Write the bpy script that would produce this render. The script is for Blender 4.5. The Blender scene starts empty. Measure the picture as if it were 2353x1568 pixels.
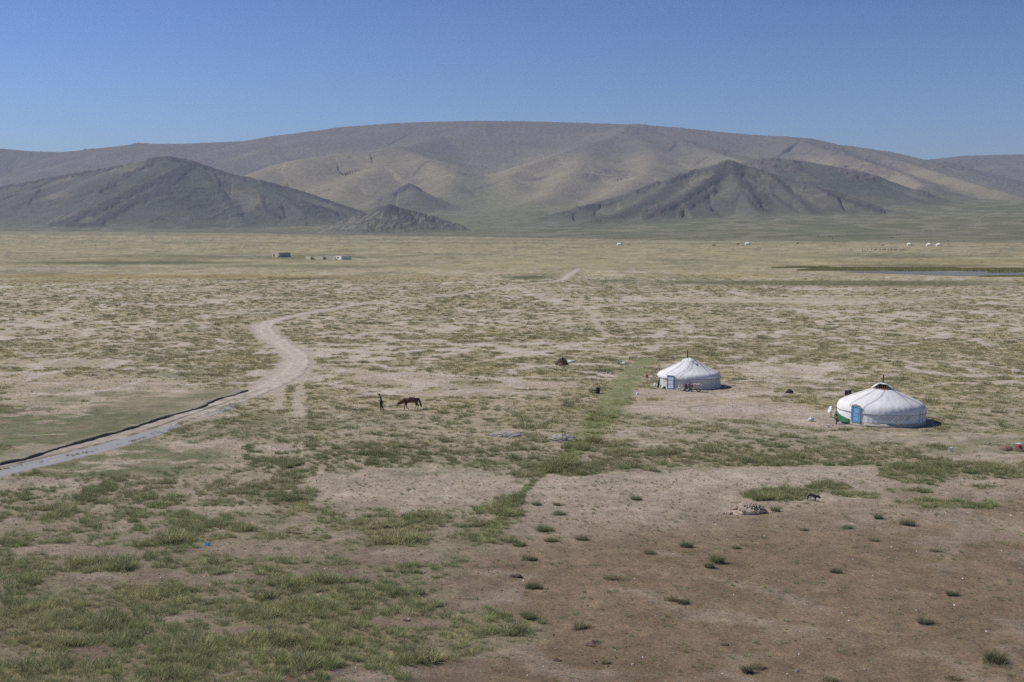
import bpy, bmesh, math, random
import numpy as np
from mathutils import Vector, Matrix, Euler
R_ = math.radians
random.seed(7)
rng = np.random.default_rng(11)
scene = bpy.context.scene
COL = scene.collection

# ---------------------------------------------------------------- camera
H = 18.6            # eye height above the plain
F = 2941.0          # focal length in design pixels (frame 2353 x 1568)
CX, CY, HY = 1176.5, 784.0, 527.0
PITCH = math.atan((CY - HY) / F)
cam_d = bpy.data.cameras.new('camera')
cam = bpy.data.objects.new('camera', cam_d); COL.objects.link(cam)
cam.location = (0, 0, H)
cam.rotation_euler = (math.pi / 2 - PITCH, 0, 0)
cam_d.sensor_width = 36.0
cam_d.lens = F / 2353.0 * 36.0
cam_d.clip_start = 0.5
cam_d.clip_end = 60000
scene.camera = cam

# ---------------------------------------------------------------- sky, sun, exposure
SUN_EL, SUN_AZ = R_(47), R_(-73)          # azimuth clockwise from +Y (view direction)
sdir = Vector((math.sin(SUN_AZ) * math.cos(SUN_EL), math.cos(SUN_AZ) * math.cos(SUN_EL), math.sin(SUN_EL)))
world = bpy.data.worlds.new("World"); scene.world = world; world.use_nodes = True
wn = world.node_tree; wn.nodes.clear()
sky = wn.nodes.new('ShaderNodeTexSky'); sky.sky_type = 'NISHITA'; sky.sun_disc = False
sky.sun_elevation = SUN_EL; sky.sun_rotation = SUN_AZ
sky.altitude = 2200; sky.air_density = 1.0; sky.dust_density = 0.4; sky.ozone_density = 5.0
bg = wn.nodes.new('ShaderNodeBackground'); bg.inputs['Strength'].default_value = 0.0225
wo = wn.nodes.new('ShaderNodeOutputWorld')
gm = wn.nodes.new('ShaderNodeGamma'); gm.inputs[1].default_value = 1.78
vt = wn.nodes.new('ShaderNodeVectorMath'); vt.operation = 'MULTIPLY'; vt.inputs[1].default_value = (1.12, .92, .84)
wn.links.new(sky.outputs[0], gm.inputs[0]); wn.links.new(gm.outputs[0], vt.inputs[0]); wn.links.new(vt.outputs[0], bg.inputs[0]); wn.links.new(bg.outputs[0], wo.inputs[0])
sun_d = bpy.data.lights.new('sun', 'SUN'); sun_d.energy = 3.0; sun_d.angle = R_(0.5); sun_d.color = (1.0, 0.95, 0.88)
sun = bpy.data.objects.new('sun', sun_d); COL.objects.link(sun)
sun.rotation_euler = sdir.to_track_quat('Z', 'Y').to_euler(); sun.location = (-60, 20, 90)
scene.view_settings.view_transform = 'Standard'; scene.view_settings.look = 'None'
scene.view_settings.exposure = 0.36; scene.view_settings.gamma = 1.0
scene.render.engine = 'CYCLES'
scene.cycles.use_denoising = False
scene.cycles.max_bounces = 4; scene.cycles.diffuse_bounces = 2; scene.cycles.glossy_bounces = 2
scene.cycles.transparent_max_bounces = 6; scene.cycles.volume_bounces = 0

# ---------------------------------------------------------------- numeric helpers
def unproj(dx, dy, z=0.0):
    """design pixel -> ground point at height z"""
    dx = np.asarray(dx, float); dy = np.asarray(dy, float)
    rx = (dx - CX) / F; up = (CY - dy) / F
    vy = math.cos(PITCH) + math.sin(PITCH) * up
    vz = -math.sin(PITCH) + math.cos(PITCH) * up
    t = (z - H) / np.minimum(vz, -1e-5)
    return rx * t, vy * t
def at(dx, dy, z=None):
    x, y = unproj(dx, dy); x = float(x); y = float(y)
    return Vector((x, y, float(gz(np.array([x]), np.array([y]))[0]) if z is None else z))
def P3(dx, dy, dist):
    rx = (dx - CX) / F; up = (CY - dy) / F
    vy = math.cos(PITCH) + math.sin(PITCH) * up
    vz = -math.sin(PITCH) + math.cos(PITCH) * up
    t = dist / vy
    return (rx * t, dist, H + vz * t)
def toD(x, y, z=0.0):
    y = np.maximum(y, 1.0)
    fw = y * math.cos(PITCH) + (H - z) * math.sin(PITCH)
    u = y * math.sin(PITCH) - (H - z) * math.cos(PITCH)
    return CX + F * x / fw, CY - F * u / fw
_perm = np.random.default_rng(3).permutation(65536).astype(np.int64)
def _h(ix, iy, s):
    return _perm[(_perm[(ix + s * 7919) & 65535] + iy) & 65535]
def noise(x, y, s=0):
    """gradient noise, about -0.7..0.7"""
    x = np.asarray(x, float); y = np.asarray(y, float)
    ix = np.floor(x).astype(np.int64); iy = np.floor(y).astype(np.int64)
    fx = x - ix; fy = y - iy
    u = fx * fx * fx * (fx * (fx * 6 - 15) + 10); v = fy * fy * fy * (fy * (fy * 6 - 15) + 10)
    def g(a, b, px, py):
        an = _h(a, b, s) * (2 * math.pi / 65536.0)
        return np.cos(an) * px + np.sin(an) * py
    n00 = g(ix, iy, fx, fy); n10 = g(ix + 1, iy, fx - 1, fy)
    n01 = g(ix, iy + 1, fx, fy - 1); n11 = g(ix + 1, iy + 1, fx - 1, fy - 1)
    a = n00 + u * (n10 - n00); b = n01 + u * (n11 - n01)
    return a + v * (b - a)
def fbm(x, y, sc, o=4, s=0, g=0.5):
    r = 0; a = 1; t = 0; f = 1.0 / sc
    for i in range(o):
        r = r + a * noise(x * f + 17.3 * i, y * f - 9.1 * i, s + i); t += a; a *= g; f *= 2.03
    return r / t
def ridged(x, y, sc, o=4, s=0):
    r = 0; a = 1; t = 0; f = 1.0 / sc
    for i in range(o):
        r = r + a * (1 - np.minimum(1, 2.2 * np.abs(noise(x * f + 5.3 * i, y * f, s + i)))); t += a; a *= 0.5; f *= 2.1
    return r / t
def sstep(a, b, x):
    t = np.clip((x - a) / (b - a), 0, 1); return t * t * (3 - 2 * t)
def mix(a, b, t):
    return a + (b - a) * t
def mixc(a, b, t):
    return a + (np.asarray(b) - a) * t[:, None]
def pdist(x, y, pts):
    """distance to a polyline, arc position, signed side"""
    best = np.full(x.shape, 1e9); arc = np.zeros(x.shape); side = np.zeros(x.shape); L = 0
    for (ax, ay), (bx, by) in zip(pts[:-1], pts[1:]):
        ux, uy = bx - ax, by - ay; l = math.hypot(ux, uy) + 1e-9
        t = np.clip(((x - ax) * ux + (y - ay) * uy) / (l * l), 0, 1)
        ex = x - ax - t * ux; ey = y - ay - t * uy
        d = np.hypot(ex, ey); m = d < best
        best = np.where(m, d, best); arc = np.where(m, L + t * l, arc)
        side = np.where(m, np.sign(ux * (y - ay) - uy * (x - ax)), side); L += l
    return best, arc, side
def smooth_line(pts, n=8):
    out = []
    P = [pts[0]] + list(pts) + [pts[-1]]
    for i in range(1, len(P) - 2):
        p0, p1, p2, p3 = [np.array(P[j], float) for j in (i - 1, i, i + 1, i + 2)]
        for k in range(n):
            t = k / n
            out.append(0.5 * ((2 * p1) + (-p0 + p2) * t + (2 * p0 - 5 * p1 + 4 * p2 - p3) * t * t + (-p0 + 3 * p1 - 3 * p2 + p3) * t ** 3))
    out.append(np.array(P[-2], float)); return [tuple(o) for o in out]

# ---------------------------------------------------------------- object helpers
def tag(o, label=None, cat=None, group=None, kind=None):
    if label: o['label'] = label
    if cat: o['category'] = cat
    if group: o['group'] = group
    if kind: o['kind'] = kind
    return o
def empty(name, loc, rz=0, label=None, cat=None, group=None):
    o = bpy.data.objects.new(name, None); COL.objects.link(o); o.location = loc; o.rotation_euler = (0, 0, rz)
    o.empty_display_size = 0.2
    return tag(o, label, cat, group)
def linkobj(name, me, mat=None, parent=None, loc=None, rz=None, smooth=False):
    if mat is not None:
        for m in (mat if isinstance(mat, (list, tuple)) else [mat]): me.materials.append(m)
    o = bpy.data.objects.new(name, me); COL.objects.link(o)
    if parent: o.parent = parent
    if loc is not None: o.location = loc
    if rz is not None: o.rotation_euler = (0, 0, rz)
    if smooth: me.polygons.foreach_set('use_smooth', [True] * len(me.polygons))
    return o
def copy_tree(o, parent=None):
    c = o.copy(); COL.objects.link(c)
    if parent: c.parent = parent
    for ch in o.children: copy_tree(ch, c)
    return c
class MB:
    """collects simple shapes into ONE mesh"""
    def __init__(s): s.v = []; s.f = []; s.mi = []; s.m = 0
    def add(s, vs, fs):
        b = len(s.v); s.v += [tuple(v) for v in vs]; s.f += [tuple(i + b for i in f) for f in fs]; s.mi += [s.m] * len(fs)
    def box(s, c, d, rot=None, taper=1.0, b=0.0):
        c = Vector(c); hx, hy, hz = d[0] / 2, d[1] / 2, d[2] / 2; vs = []
        b = b or min(d) * 0.08
        for zz, t in ((-hz, 1.0), (-hz + b, 1.0), (hz - b, taper), (hz, taper)):
            k = b if abs(zz) == hz else 0.0
            for sx, sy in ((-1, -1), (1, -1), (1, 1), (-1, 1)):
                vs.append(Vector((sx * (hx * t - k), sy * (hy * t - k), zz)))
        if rot: M = Euler(rot).to_matrix(); vs = [M @ v for v in vs]
        fs = [(3, 2, 1, 0), (12, 13, 14, 15)]
        for l in range(3):
            for k in range(4): fs.append((l * 4 + k, l * 4 + (k + 1) % 4, l * 4 + 4 + (k + 1) % 4, l * 4 + 4 + k))
        s.add([v + c for v in vs], fs); return s
    def tube(s, pts, r, n=8, cap=True):
        pts = [Vector(p) for p in pts]; rr = r if isinstance(r, (list, tuple)) else [r] * len(pts); vs = []; fs = []
        up = Vector((0, 0, 1))
        for i, p in enumerate(pts):
            t = (pts[min(i + 1, len(pts) - 1)] - pts[max(i - 1, 0)]).normalized()
            a = t.cross(up); a = t.cross(Vector((1, 0, 0))) if a.length < 0.1 else a
            a.normalize(); b = t.cross(a)
            for k in range(n):
                an = 2 * math.pi * k / n; vs.append(p + (a * math.cos(an) + b * math.sin(an)) * rr[i])
        for i in range(len(pts) - 1):
            for k in range(n): fs.append((i * n + k, i * n + (k + 1) % n, i * n + n + (k + 1) % n, i * n + n + k))
        if cap: fs += [tuple(range(n - 1, -1, -1)), tuple(range((len(pts) - 1) * n, len(pts) * n))]
        s.add(vs, fs); return s
    def lathe(s, prof, c=(0, 0, 0), n=16, fn=None, caps=False, M=None):
        vs = []; fs = []; c = Vector(c)
        for i, (r, z) in enumerate(prof):
            for k in range(n):
                an = 2 * math.pi * k / n; rr, zz = (r, z) if fn is None else fn(r, z, an)
                v = Vector((rr * math.cos(an), rr * math.sin(an), zz))
                if M: v = M @ v
                vs.append(v + c)
        for i in range(len(prof) - 1):
            for k in range(n): fs.append((i * n + k, i * n + (k + 1) % n, i * n + n + (k + 1) % n, i * n + n + k))
        if caps: fs += [tuple(range(n - 1, -1, -1)), tuple(range((len(prof) - 1) * n, len(prof) * n))]
        s.add(vs, fs); return s
    def lump(s, c, d, seed=0, amp=0.25, n=14, m=8, flat=True, freq=1.0):
        """irregular stone/heap; flat: cut at ground"""
        vs = []; fs = []; r0 = random.Random(seed); ph = [r0.uniform(0, 50) for _ in range(3)]
        for i in range(m + 1):
            th = math.pi * i / m * (0.56 if flat else 1.0)
            for k in range(n):
                an = 2 * math.pi * k / n
                v = Vector((math.sin(th) * math.cos(an), math.sin(th) * math.sin(an), math.cos(th)))
                q = v * freq
                nn = float(noise(np.array([q.x * 1.3 + ph[0] + q.z]), np.array([q.y * 1.3 + ph[1] - q.z]), 5)[0]) * 2 + \
                     float(noise(np.array([q.x * 3.1 + ph[2]]), np.array([q.y * 3.1 + q.z * 2.7]), 6)[0])
                v = v * (1 + amp * nn)
                vs.append(Vector((v.x * d[0] / 2, v.y * d[1] / 2, v.z * d[2])) + Vector(c))
        for i in range(m):
            for k in range(n): fs.append((i * n + k, i * n + n + k, i * n + n + (k + 1) % n, i * n + (k + 1) % n))
        s.add(vs, fs); return s
    def build(s, name, mat, parent=None, smooth=False, loc=None, rz=None):
        me = bpy.data.meshes.new(name); me.from_pydata(s.v, [], s.f)
        o = linkobj(name, me, mat, parent, loc, rz, smooth)
        if any(s.mi): me.polygons.foreach_set('material_index', s.mi)
        me.update(); return o

def nt(name):
    m = bpy.data.materials.new(name); m.use_nodes = True; n = m.node_tree
    p = n.nodes['Principled BSDF']; return m, n, p
def mat(name, c1, c2=None, scale=4.0, rough=0.85, bump=0.15, metal=0.0, spec=0.3, detail=5.0, bscale=None, bdist=0.02):
    m, n, p = nt(name)
    p.inputs['Roughness'].default_value = rough; p.inputs['Metallic'].default_value = metal
    p.inputs['Specular IOR Level'].default_value = spec
    c2 = c2 or tuple(x * 0.75 for x in c1)
    tc = n.nodes.new('ShaderNodeTexCoord'); no = n.nodes.new('ShaderNodeTexNoise')
    no.inputs['Scale'].default_value = scale; no.inputs['Detail'].default_value = detail
    n.links.new(tc.outputs['Object'], no.inputs['Vector'])
    cr = n.nodes.new('ShaderNodeValToRGB'); cr.color_ramp.elements[0].position = 0.35; cr.color_ramp.elements[1].position = 0.65
    cr.color_ramp.elements[0].color = (*c1, 1); cr.color_ramp.elements[1].color = (*c2, 1)
    n.links.new(no.outputs['Fac'], cr.inputs[0]); n.links.new(cr.outputs[0], p.inputs['Base Color'])
    if bump:
        nb = n.nodes.new('ShaderNodeTexNoise'); nb.inputs['Scale'].default_value = bscale or scale * 3; nb.inputs['Detail'].default_value = 4
        n.links.new(tc.outputs['Object'], nb.inputs['Vector'])
        b = n.nodes.new('ShaderNodeBump'); b.inputs['Strength'].default_value = bump; b.inputs['Distance'].default_value = bdist
        n.links.new(nb.outputs['Fac'], b.inputs['Height']); n.links.new(b.outputs[0], p.inputs['Normal'])
    return m

# ================================================================ LAYOUT OF THE GROUND (design pixels -> ground)
road_px = [(1330, 618, 6), (1308, 632, 14), (1285, 645, 15), (1180, 657, 13), (1060, 676, 13), (940, 688, 13), (860, 695, 14), (780, 708, 17), (700, 722, 21),
           (640, 735, 32), (608, 748, 40), (612, 768, 46), (642, 788, 48), (672, 808, 52), (684, 828, 58), (668, 853, 66), (630, 880, 68),
           (570, 907, 64), (480, 938, 62), (385, 972, 68), (270, 1009, 92), (150, 1040, 112), (40, 1066, 130), (-110, 1100, 150), (-300, 1139, 160)]
road_sm = smooth_line(road_px, 6)
_rx, _ry = unproj([p[0] for p in road_sm], [p[1] for p in road_sm])
road_w = [p[2] / (F / y) for p, y in zip(road_sm, _ry)]
road_w = [min(6.0, max(.7, w * 0.55)) for w in road_w]
road_pts = list(zip([float(a) for a in _rx], [float(b) for b in _ry]))
bank_px = smooth_line([(572, 897), (545, 906), (500, 922), (440, 945), (330, 976), (250, 1001), (140, 1031), (60, 1055), (0, 1067), (-120, 1099), (-300, 1140)], 5)
_bx, _by = unproj([p[0] for p in bank_px], [p[1] for p in bank_px])
bank_pts = list(zip([float(a) for a in _bx], [float(b) for b in _by]))
strip_px = [(1488, 825, 40), (1462, 850, 52), (1440, 880, 62), (1418, 910, 70), (1398, 945, 78), (1375, 975, 70), (1345, 1005, 62), (1318, 1035, 55), (1290, 1060, 55),
            (1255, 1085, 26), (1222, 1112, 22), (1195, 1140, 26), (1172, 1165, 34), (1150, 1190, 36), (1128, 1215, 46), (1105, 1238, 56)]
_sx, _sy = unproj([p[0] for p in strip_px], [p[1] for p in strip_px])
strip_pts = list(zip([float(a) for a in _sx], [float(b) for b in _sy]))
strip_w = np.array([p[2] / (F / y) * 0.5 for p, y in zip(strip_px, _sy)])
strip_arc = np.concatenate([[0], np.cumsum([math.dist(a, b) for a, b in zip(strip_pts[:-1], strip_pts[1:])])])
road_arc = np.concatenate([[0], np.cumsum([math.dist(a, b) for a, b in zip(road_pts[:-1], road_pts[1:])])])
def lines(spec):
    out = []
    for pts, w, c in spec:
        x, y = unproj([p[0] for p in pts], [p[1] for p in pts]); out.append((list(zip(x.tolist(), y.tolist())), w, c))
    return out
# thin tracks and drainage lines across the plain: (points, half width in metres, strength)
tracks = lines([([(1345, 706), (1360, 722), (1372, 745), (1395, 775)], 0.7, .8), ([(1362, 706), (1380, 722), (1390, 742)], 0.6, .6),
                ([(1180, 657), (1260, 690), (1340, 706), (1500, 694), (1700, 692), (1900, 697)], 1.6, .7),
                ([(700, 860), (688, 890), (683, 925), (690, 960)], 0.6, .75), ([(650, 880), (640, 905), (640, 940)], 0.6, .7),
                ([(1500, 1000), (1600, 965), (1750, 985), (1900, 1000), (2100, 1010), (2353, 1000)], 0.5, .5),
                ([(0, 770), (60, 745), (140, 715), (190, 690)], 1.6, .55), ([(1320, 612), (1420, 606), (1560, 604)], 1.5, .5),
                ([(760, 848), (900, 866), (1050, 892), (1250, 905)], 2.2, .6)])
# dirt ring left by an older tent
ringx, ringy = unproj(1682, 942)
def road_d(x, y):
    d, a, sd = pdist(x, y, road_pts); return d - np.interp(a, road_arc, road_w), a, sd
def gz(x, y):
    """height of the plain"""
    x = np.asarray(x, float); y = np.asarray(y, float); r = np.hypot(x, y)
    n = 0.22 * fbm(x, y, 14, 3, 21) * (1 - sstep(200, 520, r)) + 0.16 * fbm(x, y, 3.2, 3, 31) * (1 - sstep(120, 260, r))
    n += 0.05 * fbm(x, y, 0.9, 2, 37) * (1 - sstep(60, 120, r))
    dr, _, _ = pdist(x, y, road_pts)
    n *= sstep(2.0, 9.0, dr) * 0.95 + 0.05
    az = (x / np.maximum(y, 1)) * F + CX
    rb = np.interp(az, RB_X, RB_R); zb = np.interp(az, RB_X, RB_Z)
    far = np.where(y > 0, sstep(900, 1, 0) * 0 + sstep(0.3, 1.0, r / rb), 0)
    return n + zb * far
RB_X = [-1500, 0, 600, 740, 1080, 1400, 1700, 2353, 4000]
RB_YB = [531, 531.5, 536, 540, 544, 551, 554, 556, 557]
RB_R = [4300, 4200, 3700, 3300, 2900, 2300, 2000, 1800, 1800]
RB_Z = [H - (b - HY) / F * r for b, r in zip(RB_YB, RB_R)]
def bankh(x, y):
    d, a, sd = pdist(x, y, bank_pts)
    L = sum(math.dist(p, q) for p, q in zip(bank_pts[:-1], bank_pts[1:]))
    on = (sd < 0)        # the far side of the road
    e = sstep(0, 14, a) * (1 - sstep(L - 5, L, a))
    prof = np.interp(d, [0, 0.15, 0.6, 2, 5, 9, 13], [0.33, 0.35, 0.33, 0.26, 0.15, 0.04, -0.03])
    return np.where(on & (d < 13), np.where(d < 9.5, np.maximum(prof * e, -0.03), -0.03), 0), d, on, e
# painted patches, design pixels: x, y, rx, ry, value
P_ROW_Y = [527, 600, 640, 665, 700, 760, 850, 900, 1000, 1080, 1150, 1250, 1330, 1420, 1568, 1700]
P_ROW_V = [.8, .8, .7, .62, .62, .66, .68, .68, .66, .60, .58, .56, .60, .74, .86, .88]
DENS = [
    (1640, 940, 230, 22, .10), (1590, 905, 170, 12, .08), (1900, 965, 130, 20, .10), (2060, 1002, 210, 12, .22), (1960, 1095, 420, 26, .12), (1500, 1000, 100, 22, .3),
    (1450, 1120, 260, 34, .05), (940, 1122, 265, 44, .05), (2200, 1010, 180, 14, .40), (2250, 1045, 140, 16, .18),
    (930, 872, 130, 13, .08), (1000, 905, 180, 8, .2), (1230, 885, 110, 10, .25), (515, 1021, 55, 14, .02), (430, 955, 120, 14, .1), (640, 1030, 50, 10, .1),
    (250, 925, 250, 60, .20), (140, 985, 230, 50, .12), (300, 1050, 300, 36, .22), (90, 870, 130, 14, .3), (120, 835, 180, 10, .25), (30, 1110, 130, 16, .2), (460, 1085, 130, 12, .4),
    (1470, 1058, 120, 24, .72), (1420, 1040, 60, 16, .62), (1600, 1022, 70, 9, .6), (1780, 1052, 120, 17, .74), (1690, 985, 150, 9, .66), (1820, 1008, 100, 12, .7),
    (1540, 1000, 90, 12, .55), (2120, 1085, 100, 26, .86), (2060, 1060, 70, 12, .7), (2290, 1088, 90, 16, .72), (2240, 1120, 60, 6, .3),
    (1320, 1080, 58, 17, 1.0), (1360, 1075, 30, 14, 1.0),
    (1788, 1136, 88, 14, .97), (1905, 1124, 62, 13, .8), (1965, 1138, 56, 8, .85), (2085, 1128, 60, 8, .6), (2110, 1152, 60, 7, .7), (2210, 1160, 80, 11, .92),
    (880, 1205, 70, 26, .8), (900, 1235, 50, 16, .9), (1120, 1235, 90, 16, .85), (1175, 1150, 40, 14, .9), (1160, 1175, 40, 14, .9), (985, 1192, 45, 12, .85),
    (410, 1230, 55, 24, 1.0), (430, 1210, 50, 20, .9), (265, 1298, 60, 18, 1.0), (60, 1310, 80, 22, .95), (640, 1135, 110, 18, .8), (300, 1150, 150, 20, .7), (90, 1180, 80, 20, .7),
    (200, 1265, 190, 12, .12), (520, 1170, 120, 10, .25), (640, 1260, 160, 20, .18), (900, 1280, 110, 22, .15), (350, 1330, 240, 18, .22), (760, 1320, 90, 18, .3),
    (700, 1230, 90, 14, .5), (480, 1300, 60, 26, .8), (820, 1180, 120, 14, .5),
    (740, 1365, 110, 26, .9), (930, 1355, 50, 16, .9), (840, 1400, 90, 22, .92), (600, 1400, 160, 36, .88), (300, 1400, 220, 50, .85), (100, 1440, 160, 60, .9), (500, 1500, 330, 60, .96),
    (800, 1470, 120, 24, .93), (990, 1455, 50, 16, .95), (1130, 1445, 90, 16, .9), (660, 1530, 60, 40, 1.0), (950, 1505, 70, 16, .95), (1050, 1350, 60, 10, .25), (1080, 1390, 60, 14, .35),
    (560, 1450, 90, 9, .1), (420, 1418, 60, 8, .15), (200, 1500, 50, 16, .1), (700, 1568, 50, 14, .15), (930, 1430, 90, 14, .12), (820, 1560, 60, 14, .25), (1000, 1540, 80, 14, .2),
    (2080, 720, 260, 16, .62), (1900, 690, 260, 10, .35), (1650, 690, 260, 7, .3), (1380, 775, 120, 16, .68), (2150, 840, 250, 22, .72), (1750, 850, 150, 12, .4),
]
TURF = [(120, 985, 320, 62, .9), (300, 920, 260, 36, .6), (230, 1060, 330, 44, .9), (560, 970, 90, 30, .5), (420, 862, 60, 9, .7), (1190, 1062, 110, 8, .8), (80, 1190, 90, 24, .5),
        (300, 1235, 100, 12, .4), (620, 1195, 60, 12, .4), (2100, 1010, 250, 30, .35), (2260, 1030, 160, 26, .5), (60, 1240, 100, 14, .5), (900, 1088, 160, 5, .5)]
# flat coloured bands far out on the plain: x, y, rx, ry, colour, strength
C_GREEN = (.105, .125, .055); C_YEL = (.33, .255, .115); C_PALE = (.50, .43, .35); C_OLIVE = (.17, .165, .085); C_DRY = (.27, .235, .14)
BANDS = [(300, 604, 330, 5, C_GREEN, .8), (700, 612, 300, 5, C_GREEN, .5), (560, 590, 500, 7, C_OLIVE, .6), (300, 636, 700, 6, C_YEL, .8), (60, 646, 300, 5, C_YEL, .6), (1215, 638, 75, 5, C_GREEN, .9), (1420, 645, 60, 3.5, C_GREEN, .8),
         (1900, 650, 560, 7, C_OLIVE, .9), (2100, 655, 300, 4, C_GREEN, .6), (1640, 634, 230, 6, C_YEL, .4), (900, 640, 260, 5, C_YEL, .5), (700, 641, 90, 3, C_GREEN, .8), (540, 643, 80, 2.5, C_GREEN, .6),
         (120, 618, 130, 3.5, C_PALE, .55), (560, 587, 90, 1.6, C_PALE, .8), (1000, 603, 60, 1.2, C_PALE, .5), (1960, 575, 60, 1.5, C_PALE, .8), (2060, 590, 300, 5, C_OLIVE, .5), (1200, 560, 1400, 1.6, C_DRY, .8),
         (400, 545, 900, 4, C_DRY, .7), (1100, 553, 500, 1.8, C_GREEN, .4), (2100, 611, 330, 4, C_OLIVE, .6), (2150, 602, 250, 5, C_YEL, .5), (60, 628, 200, 4, C_OLIVE, .5),
         (1900, 690, 300, 3, C_PALE, .4), (1700, 706, 180, 4, C_PALE, .3), (2240, 705, 90, 6, (.27, .2, .14), .6), (280, 674, 70, 2, C_PALE, .9), (190, 677, 60, 2, C_PALE, .7), (60, 680, 60, 1.6, C_PALE, .8),
         (1040, 870, 90, 5, (.36, .28, .22), .4)]
def fields(x, y):
    """cover probability P, cover V, turf T, in world space"""
    dx, dy = toD(x, y)
    dyc = np.clip(dy, 528, 1800); k = (dyc - HY)
    ppm = k / H
    wx = fbm(x, y, 5, 3, 41) * 1.6; wy = fbm(x, y, 5, 3, 47) * 1.6
    qx, qy = toD(x + wx, y + wy); qy = np.clip(qy, 528, 1800)
    P = np.interp(qy, P_ROW_Y, P_ROW_V)
    bx = np.interp(qy, [1060, 1090, 1130, 1180, 1230, 1300, 1370, 1420, 1470, 1520, 1568, 1700], [5000, 1250, 1200, 1190, 1180, 1060, 1020, 1240, 1220, 1040, 900, 700])
    s = sstep(-40, 60, qx - bx); P = mix(P, 0.06, s)
    for (a, b, rx, ry, v) in DENS:
        d = np.sqrt(((qx - a) / rx) ** 2 + ((qy - b) / ry) ** 2); m = 1 - sstep(.75, 1.2, d); P = mix(P, v, m)
    T = np.zeros_like(P)
    for (a, b, rx, ry, v) in TURF:
        d = np.sqrt(((qx - a) / rx) ** 2 + ((qy - b) / ry) ** 2); T = np.maximum(T, v * (1 - sstep(.7, 1.25, d)))
    n1 = fbm(x, y * 0.8, 2.5, 4, 61, .62); n2 = fbm(x, y * .7, 22, 4, 71)
    n = 0.5 + 1.1 * n1 + .6 * n2 * (1 - sstep(900, 1300, dy))
    V = sstep(-.06, .07, P - n)
    ds, sa, _ = pdist(x, y, strip_pts); w = np.interp(sa, strip_arc, strip_w)
    S = (1 - sstep(.6, 1.3, (ds + .38 * w * wx) / w)) * (.75 + .25 * sstep(-.12, .1, fbm(x, y, 4, 4, 83)))
    near = (1 - sstep(1040, 1110, dy))
    T = T * sstep(-.03, .06, fbm(x * .7, y, 6, 5, 81, .62) + .03 + (T - .5) * .22)
    V = np.maximum(V, .6 * S * sstep(900, 960, dy)) * (1 - .92 * S * (1 - sstep(890, 960, dy)))
    rd, ra, _ = road_d(x, y)
    rd = rd + wx * .5
    V = V * sstep(0, 1.2, rd)
    tr = np.zeros_like(V)
    for pts, hw, c in tracks:
        d, _, _ = pdist(x, y, pts); tr = np.maximum(tr, c * (1 - sstep(.6, 1.5, (d + wx * .6) / hw)))
    V = V * (1 - tr); V = V * (1 - .85 * sstep(.68, .82, ridged(x, y, 11, 4, 103) + .35 * fbm(x, y, 30, 2, 104)) * (1 - .75 * sstep(860, 960, dy)))
    er = np.hypot(x - ringx, y - ringy) + wx * .2
    dirt = 1 - sstep(3.9, 4.4, er); V = V * (1 - dirt); ring = np.exp(-((er - 4.5) / .22) ** 2)
    for (cx0, cy0, rr) in YURTS: V = V * sstep(rr + .3, rr + 1.3, np.hypot(x - cx0, y - cy0))
    return dict(dx=dx, dy=dy, qx=qx, qy=qy, P=P, V=V, T=T, S=S, n1=n1, n2=n2, rd=rd, tr=tr, ring=ring, dirt=dirt, wx=wx)
YC2 = (35.9, 123.5, 4.2); YC1 = (20.95, 150.7, 3.72)
YURTS = [YC1, YC2]
S_Y = [527, 600, 640, 700, 800, 900, 1000, 1100, 1180, 1300, 1568]
S_C = np.array((1.05, 1.045, .965)) * np.array([(.40, .35, .25), (.40, .345, .25), (.43, .365, .28), (.46, .39, .31), (.455, .385, .31), (.445, .37, .30), (.42, .35, .285), (.41, .345, .28), (.365, .30, .242), (.235, .182, .142), (.20, .15, .115)])
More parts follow.
